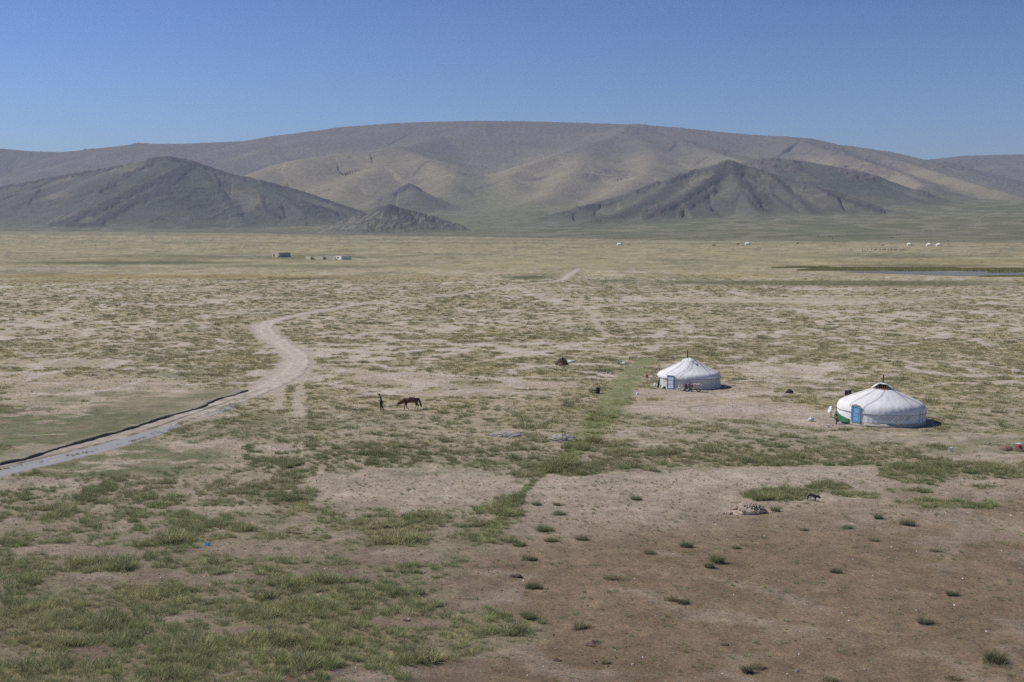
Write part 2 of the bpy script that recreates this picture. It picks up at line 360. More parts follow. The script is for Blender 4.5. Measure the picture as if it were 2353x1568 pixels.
def gcol(x, y, f):
    dx, dy = f['dx'], np.clip(f['dy'], 528, 1700)
    soil = np.stack([np.interp(dy, S_Y, S_C[:, i]) for i in range(3)], 1)
    # redder, darker soil lower right and around the bottom middle
    br = sstep(1120, 1260, f['qy'] + .12 * (f['qx'] - 1700)) * sstep(950, 1300, f['qx'])
    soil = mixc(soil, (.245, .178, .110), .8 * br)
    soil = soil * (1 + .5 * fbm(x, y, 7, 5, 91, .6))[:, None]
    stk = sstep(.66, .82, ridged(x, y, 11, 4, 103) + .35 * fbm(x, y, 30, 2, 104)) * (1 - .75 * sstep(860, 960, dy)) * sstep(600, 650, dy)
    rb_ = sstep(.05, .3, fbm(x, y, 4.5, 3, 95)); soil = mixc(soil, (.20, .135, .095), .35 * rb_ * sstep(1180, 1330, dy))
    pale = sstep(.08, .28, fbm(x * .8, y, 8, 5, 101, .62)) * (1 - sstep(960, 1060, dy)) * sstep(600, 660, dy)
    soil = mixc(soil, (.66, .58, .49), .6 * pale); soil = mixc(soil, (.68, .60, .51), .55 * stk)
    # grass litter colour
    dryn = sstep(-.3, .3, fbm(x, y, 22, 3, 111) + .1)
    lit_far = mixc(np.tile((.285, .265, .145), (len(x), 1)), (.40, .34, .185), dryn)
    lit_near = mixc(np.tile((.155, .165, .085), (len(x), 1)), (.26, .225, .14), dryn)
    lit = mixc(lit_far, lit_near[0] * 0, np.zeros(len(x)))
    lit = lit_far + (lit_near - lit_far) * sstep(880, 1150, dy)[:, None]
    gfar = sstep(.0, .3, fbm(x, y * .35, 60, 4, 121)) * (1 - sstep(640, 680, dy))
    lit = mixc(lit, (.155, .165, .09), .6 * gfar)
    film = sstep(-.12, .26, fbm(x, y, 1.3, 4, 117, .7) + .6 * f['n1']) * sstep(.06, .30, f['P']) * (1 - .8 * pale) * (1 - .8 * stk) * .72
    soil = soil + (lit * 1.12 - soil) * film[:, None]
    c = soil + (lit - soil) * (f['V'] * np.interp(dy, [528, 640, 760, 1100, 1300], [.8, .66, .55, .55, .75]))[:, None]
    tcol = mixc(np.tile((.125, .15, .06), (len(x), 1)), (.235, .205, .125), sstep(-.1, .3, fbm(x, y, 3, 4, 131)))
    tcol = tcol * (1 + .7 * fbm(x, y, 4, 5, 137, .65))[:, None]
    c = c + (tcol - c) * (.9 * f['T'])[:, None]
    scol = mixc(np.tile((.17, .215, .08), (len(x), 1)), (.26, .275, .125), sstep(-.2, .3, fbm(x, y, 3, 3, 141)))
    c = c + (scol - c) * (.88 * f['S'])[:, None]
    for (a, b, rx, ry, cc, st) in BANDS:
        d = np.sqrt(((f['dx'] + 40 * f['n2'] - a) / rx) ** 2 + ((f['dy'] + 1.6 * f['n1'] * min(1, ry / 3) - b) / ry) ** 2); c = mixc(c, cc, st * (1 - sstep(.4, 1.15, d)))
    c = mixc(c, (.56, .49, .39), .42 * f['tr'])
    c = mixc(c, (.44, .37, .31), .8 * f['dirt'] * .6); c = mixc(c, (.20, .18, .12), .6 * f['ring'])
    c = mixc(c, (.48, .415, .35), .85 * (1 - sstep(-.3, 1.0, f['rd'])))
    for (cx0, cy0, rr) in YURTS:
        c = mixc(c, (.36, .30, .25), .6 * (1 - sstep(rr + .5, rr + 3.0, np.hypot(x - cx0, y - cy0))))
    sp = sstep(.20, .34, fbm(x, y * .5, 7, 2, 149)) * (1 - sstep(600, 720, dy)) * .5; c = mixc(c, (.13, .125, .075), sp * sstep(535, 560, dy))
    c = c * (1 + .75 * fbm(x, y * .45, 26, 5, 145, .65) * (1 - sstep(600, 700, dy)) + .22 * fbm(x, y, 1.6, 3, 147) * sstep(700, 1000, dy))[:, None]
    return np.clip(c, .02, .85)

# ---------------------------------------------------------------- ground material
def ground_mat():
    m, n, p = nt('steppe ground')
    L = n.links.new
    p.inputs['Roughness'].default_value = 0.95; p.inputs['Specular IOR Level'].default_value = 0.12
    at_ = n.nodes.new('ShaderNodeAttribute'); at_.attribute_name = 'tint'
    ge = n.nodes.new('ShaderNodeNewGeometry')
    def nz(scale, det, rough=.6):
        q = n.nodes.new('ShaderNodeTexNoise'); q.inputs['Scale'].default_value = scale; q.inputs['Detail'].default_value = det; q.inputs['Roughness'].default_value = rough
        L(ge.outputs['Position'], q.inputs['Vector']); return q
    def mr(src, a, b, c, d):
        q = n.nodes.new('ShaderNodeMapRange'); q.inputs[1].default_value = a; q.inputs[2].default_value = b; q.inputs[3].default_value = c; q.inputs[4].default_value = d
        L(src, q.inputs[0]); return q.outputs[0]
    a = nz(0.9, 8, .72); b = nz(7.0, 6, .75); v = n.nodes.new('ShaderNodeTexVoronoi'); v.inputs['Scale'].default_value = 5.5; v.inputs['Randomness'].default_value = 1
    L(ge.outputs['Position'], v.inputs['Vector'])
    m1 = mr(a.outputs['Fac'], .3, .7, .72, 1.28); m2 = mr(b.outputs['Fac'], .3, .7, .52, 1.48)
    mm = n.nodes.new('ShaderNodeMath'); mm.operation = 'MULTIPLY'; L(m1, mm.inputs[0]); L(m2, mm.inputs[1])
    vs = mr(v.outputs['Distance'], .12, .20, .50, 1.0)
    m3 = n.nodes.new('ShaderNodeMath'); m3.operation = 'MULTIPLY'; L(mm.outputs[0], m3.inputs[0]); L(vs, m3.inputs[1])
    vm = n.nodes.new('ShaderNodeVectorMath'); vm.operation = 'SCALE'; L(at_.outputs['Color'], vm.inputs[0]); L(m3.outputs[0], vm.inputs['Scale'])
    L(vm.outputs[0], p.inputs['Base Color'])
    bu = n.nodes.new('ShaderNodeBump'); bu.inputs['Strength'].default_value = .55; bu.inputs['Distance'].default_value = .12
    ad = n.nodes.new('ShaderNodeMath'); ad.operation = 'ADD'; L(a.outputs['Fac'], ad.inputs[0]); L(b.outputs['Fac'], ad.inputs[1])
    L(ad.outputs[0], bu.inputs['Height']); L(bu.outputs[0], p.inputs['Normal'])
    return m
M_GROUND = ground_mat()
def grid_mesh(name, X, Y, Z, colr, material, keep=None):
    nr, nc = X.shape
    me = bpy.data.meshes.new(name)
    idx = np.arange(nr * nc).reshape(nr, nc)
    q = np.stack([idx[:-1, :-1], idx[:-1, 1:], idx[1:, 1:], idx[1:, :-1]], -1).reshape(-1, 4)
    co = np.stack([X, Y, Z], -1).reshape(-1, 3)
    if keep is not None:
        q = q[keep.reshape(-1)]; used = np.unique(q); re = np.full(nr * nc, -1); re[used] = np.arange(len(used)); q = re[q]; co = co[used]; colr = colr[used]
    me.vertices.add(len(co)); me.vertices.foreach_set('co', co.astype(np.float32).ravel())
    me.loops.add(q.size); me.loops.foreach_set('vertex_index', q.astype(np.int32).ravel())
    me.polygons.add(len(q)); me.polygons.foreach_set('loop_start', np.arange(0, q.size, 4, dtype=np.int32)); me.polygons.foreach_set('loop_total', np.full(len(q), 4, np.int32))
    me.update(calc_edges=True)
    me.polygons.foreach_set('use_smooth', np.ones(len(q), bool))
    at_ = me.attributes.new('tint', 'FLOAT_COLOR', 'POINT')
    at_.data.foreach_set('color', np.concatenate([colr, np.ones((len(colr), 1))], 1).astype(np.float32).ravel())
    me.materials.append(material)
    o = bpy.data.objects.new(name, me); COL.objects.link(o); return o
AZ0 = math.atan((2353 / 2 + 90) / F)
az = np.concatenate([np.linspace(-math.pi, -R_(38), 26)[:-1], np.linspace(-R_(38), -AZ0, 70)[:-1], np.linspace(-AZ0, AZ0, 1120), np.linspace(AZ0, R_(38), 70)[1:], np.linspace(R_(38), math.pi, 26)[1:]])
ys = np.arange(1660, 534, -1.7); rr = unproj(np.full(len(ys), CX), ys)[1]
rr = np.concatenate([[0.01, 15, 30, 40], rr[rr > 43], np.array([9500, 12000, 16000, 22000, 30000])])
A, Rr = np.meshgrid(az, rr)
X, Y = Rr * np.sin(A), Rr * np.cos(A)
xf, yf = X.ravel(), Y.ravel()
front = (np.abs(A.ravel()) < R_(39)) & (Rr.ravel() > 35)
Z = gz(xf, yf)
cg = np.tile(np.array([.3, .26, .19]), (len(xf), 1))
ff = fields(xf[front], yf[front]); cg[front] = gcol(xf[front], yf[front], ff)
ground = grid_mesh('ground', X, Y, Z.reshape(X.shape), cg, M_GROUND); tag(ground, kind='structure')
ground['label'] = 'dry steppe plain of pale soil and thin grass'

# ---------------------------------------------------------------- dirt road: a strip in the shallow bed
def road_mesh():
    n = 25; pts = road_sm; seg = []
    cl = smooth_line([(a, b) for a, b in road_pts], 5); w = np.interp(np.linspace(0, len(road_w) - 1, len(cl)), range(len(road_w)), road_w)
    XX = np.zeros((len(cl), n)); YY = XX.copy()
    for i, (x, y) in enumerate(cl):
        a = cl[max(0, i - 1)]; b = cl[min(len(cl) - 1, i + 1)]; tx, ty = b[0] - a[0], b[1] - a[1]; l = math.hypot(tx, ty); nx, ny = -ty / l, tx / l
        e1 = 1 + .5 * float(fbm(np.array([x]), np.array([y]), 4, 3, 151)[0]) * 1.3; e2 = 1 + .5 * float(fbm(np.array([x]), np.array([y]), 4, 3, 161)[0]) * 1.3
        t = np.linspace(-1, 1, n); off = np.where(t < 0, t * e1, t * e2) * w[i]
        XX[i] = x + nx * off; YY[i] = y + ny * off
    x, y = XX.ravel(), YY.ravel(); t = np.tile(np.linspace(-1, 1, n), len(cl))
    ar = np.repeat(np.arange(len(cl)), n) * 1.0
    edge = 1 - np.abs(t)
    z = gz(x, y) + .035 + .06 * np.exp(-((t + .08 * fbm(x, y, 6, 2, 7)) / .10) ** 2) * sstep(905, 950, toD(x, y)[1]) + .05 * fbm(x, y, 1.9, 3, 171) * sstep(0, .2, edge); z = z + .03 * np.exp(-((np.abs(t) - .45) / .12) ** 2) * -1 - .07 * (edge < .01) - .035 * sstep(920, 980, toD(x, y)[1]) * (edge > .02)
    c = np.tile(np.array([.58, .505, .41]), (len(x), 1)) * (1 + .32 * fbm(x, y, 2.2, 4, 181))[:, None]
    rut = np.exp(-((np.abs(t + .12 * fbm(x, y, 9, 2, 5)) - .42) / .13) ** 2)
    c = mixc(c, (.64, .565, .46), .6 * rut); c = mixc(c, (.26, .225, .18), .5 * sstep(.12, .32, fbm(x, y, 1.5, 4, 191)))
    dy = toD(x, y)[1]; wet = sstep(885, 930, dy)
    c = c + (np.array((.56, .49, .39)) - c) * (.45 * (1 - sstep(670, 740, dy)))[:, None]; ed = sstep(.0, .35, edge + .5 * fbm(x, y, 1.8, 4, 177)); c = c + (np.array((.36, .315, .235)) - c) * (.6 * (1 - ed))[:, None]
    c = mixc(c, (.24, .21, .165), .55 * wet * sstep(-.1, .15, fbm(x, y, 3, 3, 201))); mid = np.exp(-(t / .16) ** 2) * wet
    c = mixc(c, (.15, .15, .10), .8 * mid * sstep(-.25, .1, fbm(x, y, 2, 3, 211)))
    return grid_mesh('dirt_road', XX, YY, z.reshape(XX.shape), np.clip(c, .03, .8), M_GROUND)
road = road_mesh(); tag(road, kind='structure'); road['label'] = 'pale winding dirt road with ruts'
# ---------------------------------------------------------------- undercut bank beside the road
def bank_mesh():
    cl = smooth_line(bank_pts, 14); n = 26; L = len(cl)
    dd = [-.12, -.1, -.04, 0, .0, .05, .12, .3, .6, 1, 1.5, 2, 2.6, 3.3, 4, 4.8, 5.6, 6.4, 7.2, 8, 8.6, 9.2, 10, 11, 12, 12.9]
    XX = np.zeros((L, n)); YY = XX.copy(); D = np.tile(np.array(dd), (L, 1)); lev = np.tile(np.array([-.15, .1, .3, .42] + [1.0] * 22), (L, 1))
    for i, (x, y) in enumerate(cl):
        a = cl[max(0, i - 3)]; b = cl[min(L - 1, i + 3)]; tx, ty = b[0] - a[0], b[1] - a[1]; l = math.hypot(tx, ty); nx, ny = ty / l, -tx / l
        j = float(fbm(np.array([x]), np.array([y]), 2.6, 4, 221, .6)[0]) * .45 + float(fbm(np.array([x]), np.array([y]), 11, 2, 223)[0]) * 1.2
        s = j * np.clip(1 - D[i] / 9, 0, 1)
        XX[i] = x + nx * (D[i] + s); YY[i] = y + ny * (D[i] + s)
    x, y = XX.ravel(), YY.ravel(); d = D.ravel(); lv = lev.ravel()
    e = np.repeat(np.minimum(1, np.arange(L) / 22.0), n)
    prof = np.interp(d, [0, .15, .6, 2, 5, 9, 11, 13], [.21, .24, .23, .19, .11, .03, -.0, -.12]) * e
    prof = prof * (.62 + .38 * sstep(-.15, .12, fbm(np.repeat(np.arange(L) * .12, n), np.repeat(np.zeros(L), n), 7.0, 2, 237)))
    z = gz(x, y) + np.where(lv < .9, prof * np.maximum(lv, 0) - .05 * (lv < 0), prof) + .05 * fbm(x, y, 1.2, 3, 231) * (lv > .9) - .08 * (1 - e)
    f = fields(x, y); c = gcol(x, y, f); c = c + (np.array((.155, .155, .08)) - c) * (.4 * (lv > .9) * (1 - sstep(2, 9, d + 3 * fbm(x, y, 4, 4, 235))))[:, None]
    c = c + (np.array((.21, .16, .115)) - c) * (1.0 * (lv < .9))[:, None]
    return grid_mesh('bank', XX, YY, z.reshape(XX.shape), np.clip(c, .02, .8), M_GROUND)
bank = bank_mesh(); tag(bank, kind='structure'); bank['label'] = 'low undercut earth bank along the road'

# ================================================================ HILLS
def P3l(l): return [P3(*p) for p in l]
RIDGES = [   # (group, points, slope, crest width, gully size, gully amplitude)
    ('mountain', P3l([(-900, 360, 9000), (-300, 352, 9000), (-100, 345, 9000), (0, 343, 9000), (70, 349, 9000), (140, 351, 9000), (200, 346, 9000), (250, 340, 9000), (320, 332, 9000), (420, 332, 9000), (560, 326, 9000), (640, 313, 9000), (720, 303, 9000), (790, 293, 9000), (900, 285, 9000), (1000, 281, 9000), (1100, 279, 9000), (1250, 281, 9000), (1400, 286, 9000), (1550, 294, 9000), (1700, 309, 8900), (1850, 320, 8800), (1940, 336, 8700), (2020, 349, 8600), (2120, 368, 8500), (2180, 385, 8400)]), .27, 60, 260, 5),
    ('mountain', P3l([(2000, 400, 10000), (2060, 384, 10000), (2130, 368, 10000), (2220, 359, 10000), (2353, 356, 10000), (2700, 350, 10000), (3200, 360, 10000)]), .2, 60, 300, 5),
    ('spur', P3l([(1000, 318, 8300), (910, 345, 7300), (850, 349, 7000), (780, 353, 6900), (700, 366, 6700), (620, 390, 6500), (560, 409, 6400), (500, 440, 6200)]), .30, 110, 170, 26),
    ('spur', P3l([(910, 345, 7300), (980, 365, 6800), (1040, 402, 6400), (1030, 440, 6050), (1000, 462, 5900)]), .32, 90, 150, 20),
    ('spur', P3l([(910, 345, 7300), (880, 380, 6700), (820, 410, 6300), (780, 440, 6000)]), .3, 90, 150, 20),
    ('knob', P3l([(965, 440, 5850), (940, 424, 5800), (905, 440, 5750), (875, 458, 5700)]), .62, 20, 70, 14),
    ('spur', P3l([(1470, 290, 8900), (1443, 299, 8400), (1400, 318, 8000), (1350, 335, 7700), (1280, 356, 7200), (1200, 386, 6800), (1165, 408, 6500), (1190, 440, 6100)]), .30, 70, 190, 30),
    ('spur', P3l([(1360, 332, 7700), (1330, 380, 6800), (1290, 425, 6200), (1240, 462, 5700)]), .30, 90, 160, 24),
    ('spur', P3l([(1443, 299, 8400), (1500, 345, 7500), (1480, 400, 6600), (1420, 440, 6000), (1380, 465, 5600)]), .28, 80, 170, 26),
    ('spur', P3l([(1443, 299, 8400), (1560, 322, 8000), (1640, 350, 7500), (1720, 375, 7000), (1780, 400, 6600)]), .28, 50, 170, 26),
    ('spur', P3l([(1800, 316, 8700), (1840, 326, 8300), (1920, 352, 7700), (2000, 378, 7000), (2070, 398, 6500), (2130, 432, 5900), (2180, 458, 5500)]), .30, 40, 150, 30),
    ('spur', P3l([(1990, 346, 8500), (2080, 375, 7800), (2160, 400, 7200), (2240, 425, 6600), (2320, 448, 6200)]), .28, 50, 160, 26),
    ('spur', P3l([(1920, 352, 7700), (1935, 395, 6900), (1980, 430, 6200), (2040, 455, 5700)]), .30, 40, 120, 26),
    ('knob', P3l([(2100, 438, 5200), (2135, 430, 5200), (2165, 446, 5150)]), .35, 25, 90, 8),
    ('smooth_hill', P3l([(1650, 395, 5000), (1700, 376, 5000), (1765, 366, 5000), (1850, 373, 5000), (1950, 395, 5000), (2040, 425, 4900), (2100, 450, 4800), (2165, 476, 4700)]), .36, 60, 150, 10),
    ('right_hill', P3l([(1290, 487, 4000), (1340, 473, 4050), (1400, 457, 4100), (1470, 437, 4150), (1510, 423, 4200), (1560, 402, 4250), (1620, 386, 4300), (1672, 373, 4300), (1700, 380, 4280), (1760, 398, 4200), (1850, 423, 4100), (1950, 452, 4000), (2035, 489, 3900)]), .42, 16, 75, 20),
    ('right_hill', P3l([(1672, 373, 4300), (1620, 420, 4080), (1560, 460, 3900), (1490, 495, 3720)]), .46, 10, 70, 22),
    ('right_hill', P3l([(1672, 373, 4300), (1700, 430, 4020), (1730, 480, 3820), (1740, 512, 3700)]), .46, 10, 60, 20),
    ('right_hill', P3l([(1760, 398, 4200), (1820, 450, 3950), (1870, 500, 3750)]), .46, 10, 60, 18),
    ('right_hill', P3l([(1560, 402, 4250), (1500, 450, 4020), (1420, 490, 3800), (1360, 500, 3700)]), .44, 12, 70, 18),
    ('left_hill', P3l([(-900, 470, 5600), (-300, 452, 5500), (-100, 440, 5400), (0, 431, 5300), (100, 413, 5200), (200, 398, 5100), (280, 382, 5050), (350, 366, 5000), (385, 362, 5000), (430, 373, 5000), (500, 395, 4950), (560, 410, 4900), (620, 420, 4900), (700, 443, 4850), (760, 465, 4800), (828, 490, 4750)]), .38, 22, 95, 20),
    ('left_hill', P3l([(400, 366, 5000), (330, 420, 4750), (250, 465, 4520), (180, 505, 4360), (110, 528, 4280)]), .44, 10, 80, 24),
    ('left_hill', P3l([(440, 376, 5000), (490, 430, 4760), (530, 480, 4520), (560, 515, 4360)]), .42, 12, 80, 20),
    ('left_hill', P3l([(560, 410, 4900), (640, 450, 4700), (700, 490, 4520), (760, 515, 4400)]), .42, 12, 80, 18),
    ('left_hill', P3l([(200, 398, 5100), (120, 440, 4900), (30, 480, 4650), (-60, 505, 4500)]), .36, 14, 90, 22),
    ('small_hill', P3l([(700, 535, 3400), (740, 528, 3400), (775, 514, 3400), (800, 503, 3400), (835, 492, 3400), (870, 479, 3400), (890, 471.5, 3400), (915, 479, 3400), (960, 489, 3400), (1003, 500, 3400), (1048, 515, 3400), (1080, 527, 3400), (1110, 535, 3400)]), .46, 5, 34, 11),
    ('small_hill', P3l([(890, 472, 3400), (880, 505, 3330), (870, 530, 3270)]), .5, 5, 30, 9),
    ('small_hill', P3l([(1155, 538, 3000), (1175, 534, 3000), (1195, 538, 3000)]), .3, 4, 30, 2),
]
RIDGES = [(g, p, s_ * (1.28 if g == 'spur' else 1.0), c_ * (.6 if g == 'spur' else 1), a_, b_ * (1.5 if g == 'spur' else 1.0)) for g, p, s_, c_, a_, b_ in RIDGES]
def hills():
    hz = np.concatenate([np.linspace(-R_(40), -AZ0, 70)[:-1], np.linspace(-AZ0, AZ0, 1150), np.linspace(AZ0, R_(40), 70)[1:]])
    tt = np.linspace(0, 1, 620); A, T = np.meshgrid(hz, tt)
    rb = np.interp(np.tan(A) * F + CX, RB_X, RB_R) * .985
    # more rows where the steep near hills stand
    s = T ** 1.25
    Rg = rb + (10800 - rb) * s
    X, Y = Rg * np.sin(A), Rg * np.cos(A); x, y = X.ravel(), Y.ravel(); r = Rg.ravel()
    rbf = (rb.ravel()) / .985; q = np.maximum(r - rbf, 0)
    zb = np.interp(x / np.maximum(y, 1) * F + CX, RB_X, RB_Z)
    q3 = np.minimum(q, 3300); apr = zb + .015 * q3 + 7e-6 * q3 * q3 + .012 * (q - q3); apr = np.where(r < rbf, zb - 3 + 3 * sstep(.985, 1.0, r / rbf), apr)
    apr = apr + sstep(0, 1200, q) * 14 * fbm(x, y, 500, 4, 301)
    gn = ['apron']; gz_ = [apr]; GL = [np.zeros(x.shape)]
    wob = fbm(x, y, 120, 4, 311) * 60
    for gi, (g, pts, slope, cw, gs, ga) in enumerate(RIDGES):
        best = np.full(x.shape, -1e9); arc = np.zeros(x.shape); dist = np.zeros(x.shape); Lc = 0
        for p, p2 in zip(pts[:-1], pts[1:]):
            ux, uy = p2[0] - p[0], p2[1] - p[1]; l = math.hypot(ux, uy)
            t = np.clip(((x - p[0]) * ux + (y - p[1]) * uy) / (l * l), 0, 1); d = np.hypot(x - p[0] - t * ux, y - p[1] - t * uy)
            h = p[2] + t * (p2[2] - p[2]) - slope * (np.sqrt(d * d + cw * cw) - cw)
            m = h > best; best = np.where(m, h, best); arc = np.where(m, Lc + t * l, arc); dist = np.where(m, d, dist); Lc += l
        act = best > apr - 60
        e = np.zeros(x.shape); a2 = arc[act] + wob[act] * .5; d2 = dist[act]
        gl = noise(a2 / gs, d2 / (gs * 5), 321 + gi) + .5 * noise(a2 / gs * 2.1, d2 / (gs * 3.4), 331 + gi) + .3 * noise(a2 / gs * 4.3, d2 / gs / 2, 335 + gi)
        e[act] = ga * gl * sstep(cw * .3, cw + gs * 1.3, d2)
        gf = np.zeros(x.shape); gf[act] = (1 - np.minimum(1, 2.6 * np.abs(noise(a2 / gs * 1.7, d2 / (gs * 4), 351 + gi)))) ** 2 * sstep(cw, cw + gs, d2); GL.append(gf)
        gn.append(g); gz_.append(best + e)
    S = np.stack(gz_); k = np.interp(r, [3000, 4500, 7000], [4, 8, 22]); mx = S.max(0)
    z = mx + k * np.log(np.exp(np.clip((S - mx) / k, -30, 0)).sum(0)) - k * .0
    win = S.argmax(0); names = np.array(gn)[win]
    S.sort(0)
    rise = sstep(8, 60, z - apr)
    near_h = np.isin(names, ['left_hill', 'right_hill', 'small_hill', 'knob'])
    th = np.where(x < 0, 1.0, .8); u = x * np.cos(th) + y * np.sin(th); v = -x * np.sin(th) + y * np.cos(th)
    rk = ridged(u / 7, v, 46, 5, 341) * .64 + ridged(u / 2, v, 22, 3, 345) * .28 + .42 * fbm(x, y, 260, 3, 351)
    rock = sstep(.70, .80, rk) * near_h * sstep(6, 30, z - apr)
    rk2 = ridged(x, y, 90, 5, 361); px_, pyr = toD(x, y, z); wD = fbm(px_, pyr, 14, 3, 365) * 13
    band = np.zeros(x.shape)
    for pl, w_ in (([(340, 368), (385, 364), (435, 374), (500, 394), (560, 412)], 5), ([(440, 382), (400, 398), (340, 425), (290, 447), (235, 478), (180, 500), (115, 524)], 9), ([(420, 395), (395, 420), (340, 450), (300, 470), (245, 500), (210, 524)], 10),
                   ([(350, 375), (310, 395), (270, 415), (225, 440)], 5), ([(280, 384), (180, 402), (90, 416), (0, 434)], 3), ([(90, 440), (60, 470)], 4), ([(600, 420), (660, 434), (740, 460), (820, 488)], 4), ([(690, 462), (740, 480), (790, 496)], 4),
                   ([(120, 524), (190, 519), (260, 529)], 6), ([(600, 450), (606, 480), (640, 500)], 4), ([(490, 400), (505, 425)], 4),
                   ([(1672, 375), (1640, 388), (1590, 398), (1530, 420), (1440, 440)], 5), ([(1690, 382), (1660, 402), (1615, 430), (1560, 462), (1480, 497)], 10), ([(1640, 440), (1590, 468), (1560, 490)], 7), ([(1700, 382), (1760, 400), (1790, 416)], 3),
                   ([(1720, 440), (1745, 470)], 5), ([(1775, 450), (1800, 470), (1830, 490)], 4), ([(1900, 445), (1960, 468), (2030, 490)], 5), ([(1400, 470), (1330, 480)], 4), ([(1640, 392), (1700, 400)], 8), ([(905, 432), (940, 420), (965, 432)], 6), ([(940, 424), (905, 446)], 6)):
        d_, _, _ = pdist(px_ + wD, pyr + wD * .6, pl); band = np.maximum(band, np.exp(-(d_ / w_) ** 2))
    fine = ridged(u / 2.5, v, 30, 4, 367)
    rock = np.maximum(rock * .7, sstep(.30, .62, band * (.35 + 1.1 * fine)) * near_h * (names != 'small_hill'))
    rock = np.where(names == 'small_hill', sstep(.52, .72, ridged(u / 1.6, v, 20, 4, 369) + .25 * sstep(25, 75, z) - .06) * sstep(2, 12, z - apr), rock)
    cr = np.zeros(x.shape)
    for (a, b, rx, ry) in ((1443, 303, 26, 14), (1570, 330, 40, 8), (1650, 350, 30, 8), (1830, 328, 45, 10), (1900, 350, 60, 14), (1990, 390, 90, 30), (2130, 440, 30, 12), (205, 346, 16, 3), (320, 332, 20, 3), (1780, 380, 80, 18), (1400, 400, 60, 12), (470, 375, 25, 8), (2200, 380, 60, 12)):
        cr = np.maximum(cr, 1 - sstep(.5, 1.3, np.hypot((px_ - a) / rx, (pyr - b) / ry)))
    rock = np.maximum(rock, cr * sstep(.50, .68, rk2) * (~near_h) * .8)
    z = z + rock * np.where(near_h, 3.5, 7) * (.5 + rk2) * np.where(names == 'small_hill', .5, 1)
    z = z + fbm(x, y, 34, 4, 371) * np.interp(r, [3000, 9000], [2.0, 5]) * rise
    z = z + ridged(x, y, 45, 3, 381) * 4 * (names == 'mountain') * rise
    # surface colours
    n = fbm(x, y, 240, 5, 391); n3 = fbm(x, y, 45, 4, 395)
    base = {'apron': (.17, .175, .10), 'mountain': (.188, .168, .143), 'spur': (.31, .268, .172), 'knob': (.20, .185, .14), 'smooth_hill': (.14, .142, .118),
            'right_hill': (.150, .142, .118), 'left_hill': (.138, .138, .115), 'small_hill': (.21, .205, .165)}
    W = np.exp(np.clip((np.stack(gz_) - mx) / (k * 1.5 + 4), -30, 0)); W /= W.sum(0)
    c = np.zeros((len(x), 3))
    for i, g in enumerate(gn): c += W[i][:, None] * np.array(base[g])
    c *= (1 + .35 * n + .22 * n3)[:, None]
    glw = np.stack(GL)[win, np.arange(len(x))]; c = mixc(c, (.33, .29, .215), .55 * glw * (1 - rock) * sstep(5, 30, z - apr) * sstep(-.2, .3, fbm(x, y, 200, 3, 405) + .05))
    hh = sstep(.0, .3, fbm(x, y, 700, 3, 401)); isap = W[0]
    c = mixc(c, (.21, .195, .12), .5 * hh * isap); c = mixc(c, (.30, .27, .19), .6 * isap * sstep(.15, .35, ridged(x, y * .6, 160, 3, 411) - .45))
    # green in the central valley, purple scree above
    vg = np.exp(-(((px_ - 1120) / 90) ** 2)) * (1 - sstep(430, 400, pyr)) * 0 + np.exp(-(((px_ - 1110) / 85) ** 2)) * sstep(385, 450, pyr)
    c = mixc(c, (.20, .21, .12), .6 * vg * (names != 'small_hill'))
    hi = sstep(420, 560, z) * np.isin(names, ['mountain']); c = mixc(c, (.185, .163, .137), .5 * hi)
    hs = sstep(360, 520, z + 90 * n) * (names == 'spur'); c = mixc(c, (.18, .162, .14), .8 * hs)
    c = mixc(c, (.10, .086, .09), .75 * rock)
    c = mixc(c, (.25, .2, .165), .6 * rock * (~near_h))
    # pale track climbing the slope on the right
    tp = smooth_line([(2240, 521), (2252, 512), (2250, 503), (2268, 494), (2290, 490), (2310, 484)], 5)
    d, _, _ = pdist(px_, pyr, tp); c = mixc(c, (.40, .36, .29), .45 * (1 - sstep(.4, 1.6, d * np.interp(px_, [2200, 2300], [.8, 1.3]))) * (r < 6000))
    # pinkish fringe where the slope meets the plain, left of the small hill
    fr = np.exp(-((pyr - 537) / 2.2) ** 2) * np.exp(-((px_ - 640) / 130) ** 2); c = mixc(c, (.20, .14, .14), .7 * fr)
    m, nd, p = nt('hill surface'); Lk = nd.links.new
    p.inputs['Roughness'].default_value = .95; p.inputs['Specular IOR Level'].default_value = .05
    a_ = nd.nodes.new('ShaderNodeAttribute'); a_.attribute_name = 'tint'; ge = nd.nodes.new('ShaderNodeNewGeometry')
    no = nd.nodes.new('ShaderNodeTexNoise'); no.inputs['Scale'].default_value = .045; no.inputs['Detail'].default_value = 9; no.inputs['Roughness'].default_value = .75
    Lk(ge.outputs['Position'], no.inputs['Vector'])
    mr = nd.nodes.new('ShaderNodeMapRange'); mr.inputs[1].default_value = .3; mr.inputs[2].default_value = .7; mr.inputs[3].default_value = .75; mr.inputs[4].default_value = 1.25
    Lk(no.outputs['Fac'], mr.inputs[0]); vm = nd.nodes.new('ShaderNodeVectorMath'); vm.operation = 'SCALE'; Lk(a_.outputs['Color'], vm.inputs[0]); Lk(mr.outputs[0], vm.inputs['Scale'])
    Lk(vm.outputs[0], p.inputs['Base Color'])
    bu = nd.nodes.new('ShaderNodeBump'); bu.inputs['Strength'].default_value = .3; bu.inputs['Distance'].default_value = 5; Lk(no.outputs['Fac'], bu.inputs['Height']); Lk(bu.outputs[0], p.inputs['Normal'])
    nm = names.reshape(X.shape)[:-1, :-1]
    global HILLAT
    flat_ = np.stack([px_, pyr, x, y, z], 1)[(r < 3600) & (names == 'apron') & (r > rbf * 1.002)]
    def HILLAT(dx, dy):
        k_ = np.argmin(np.hypot(flat_[:, 0] - dx, (flat_[:, 1] - dy) * 4)); return Vector(flat_[k_, 2:5])
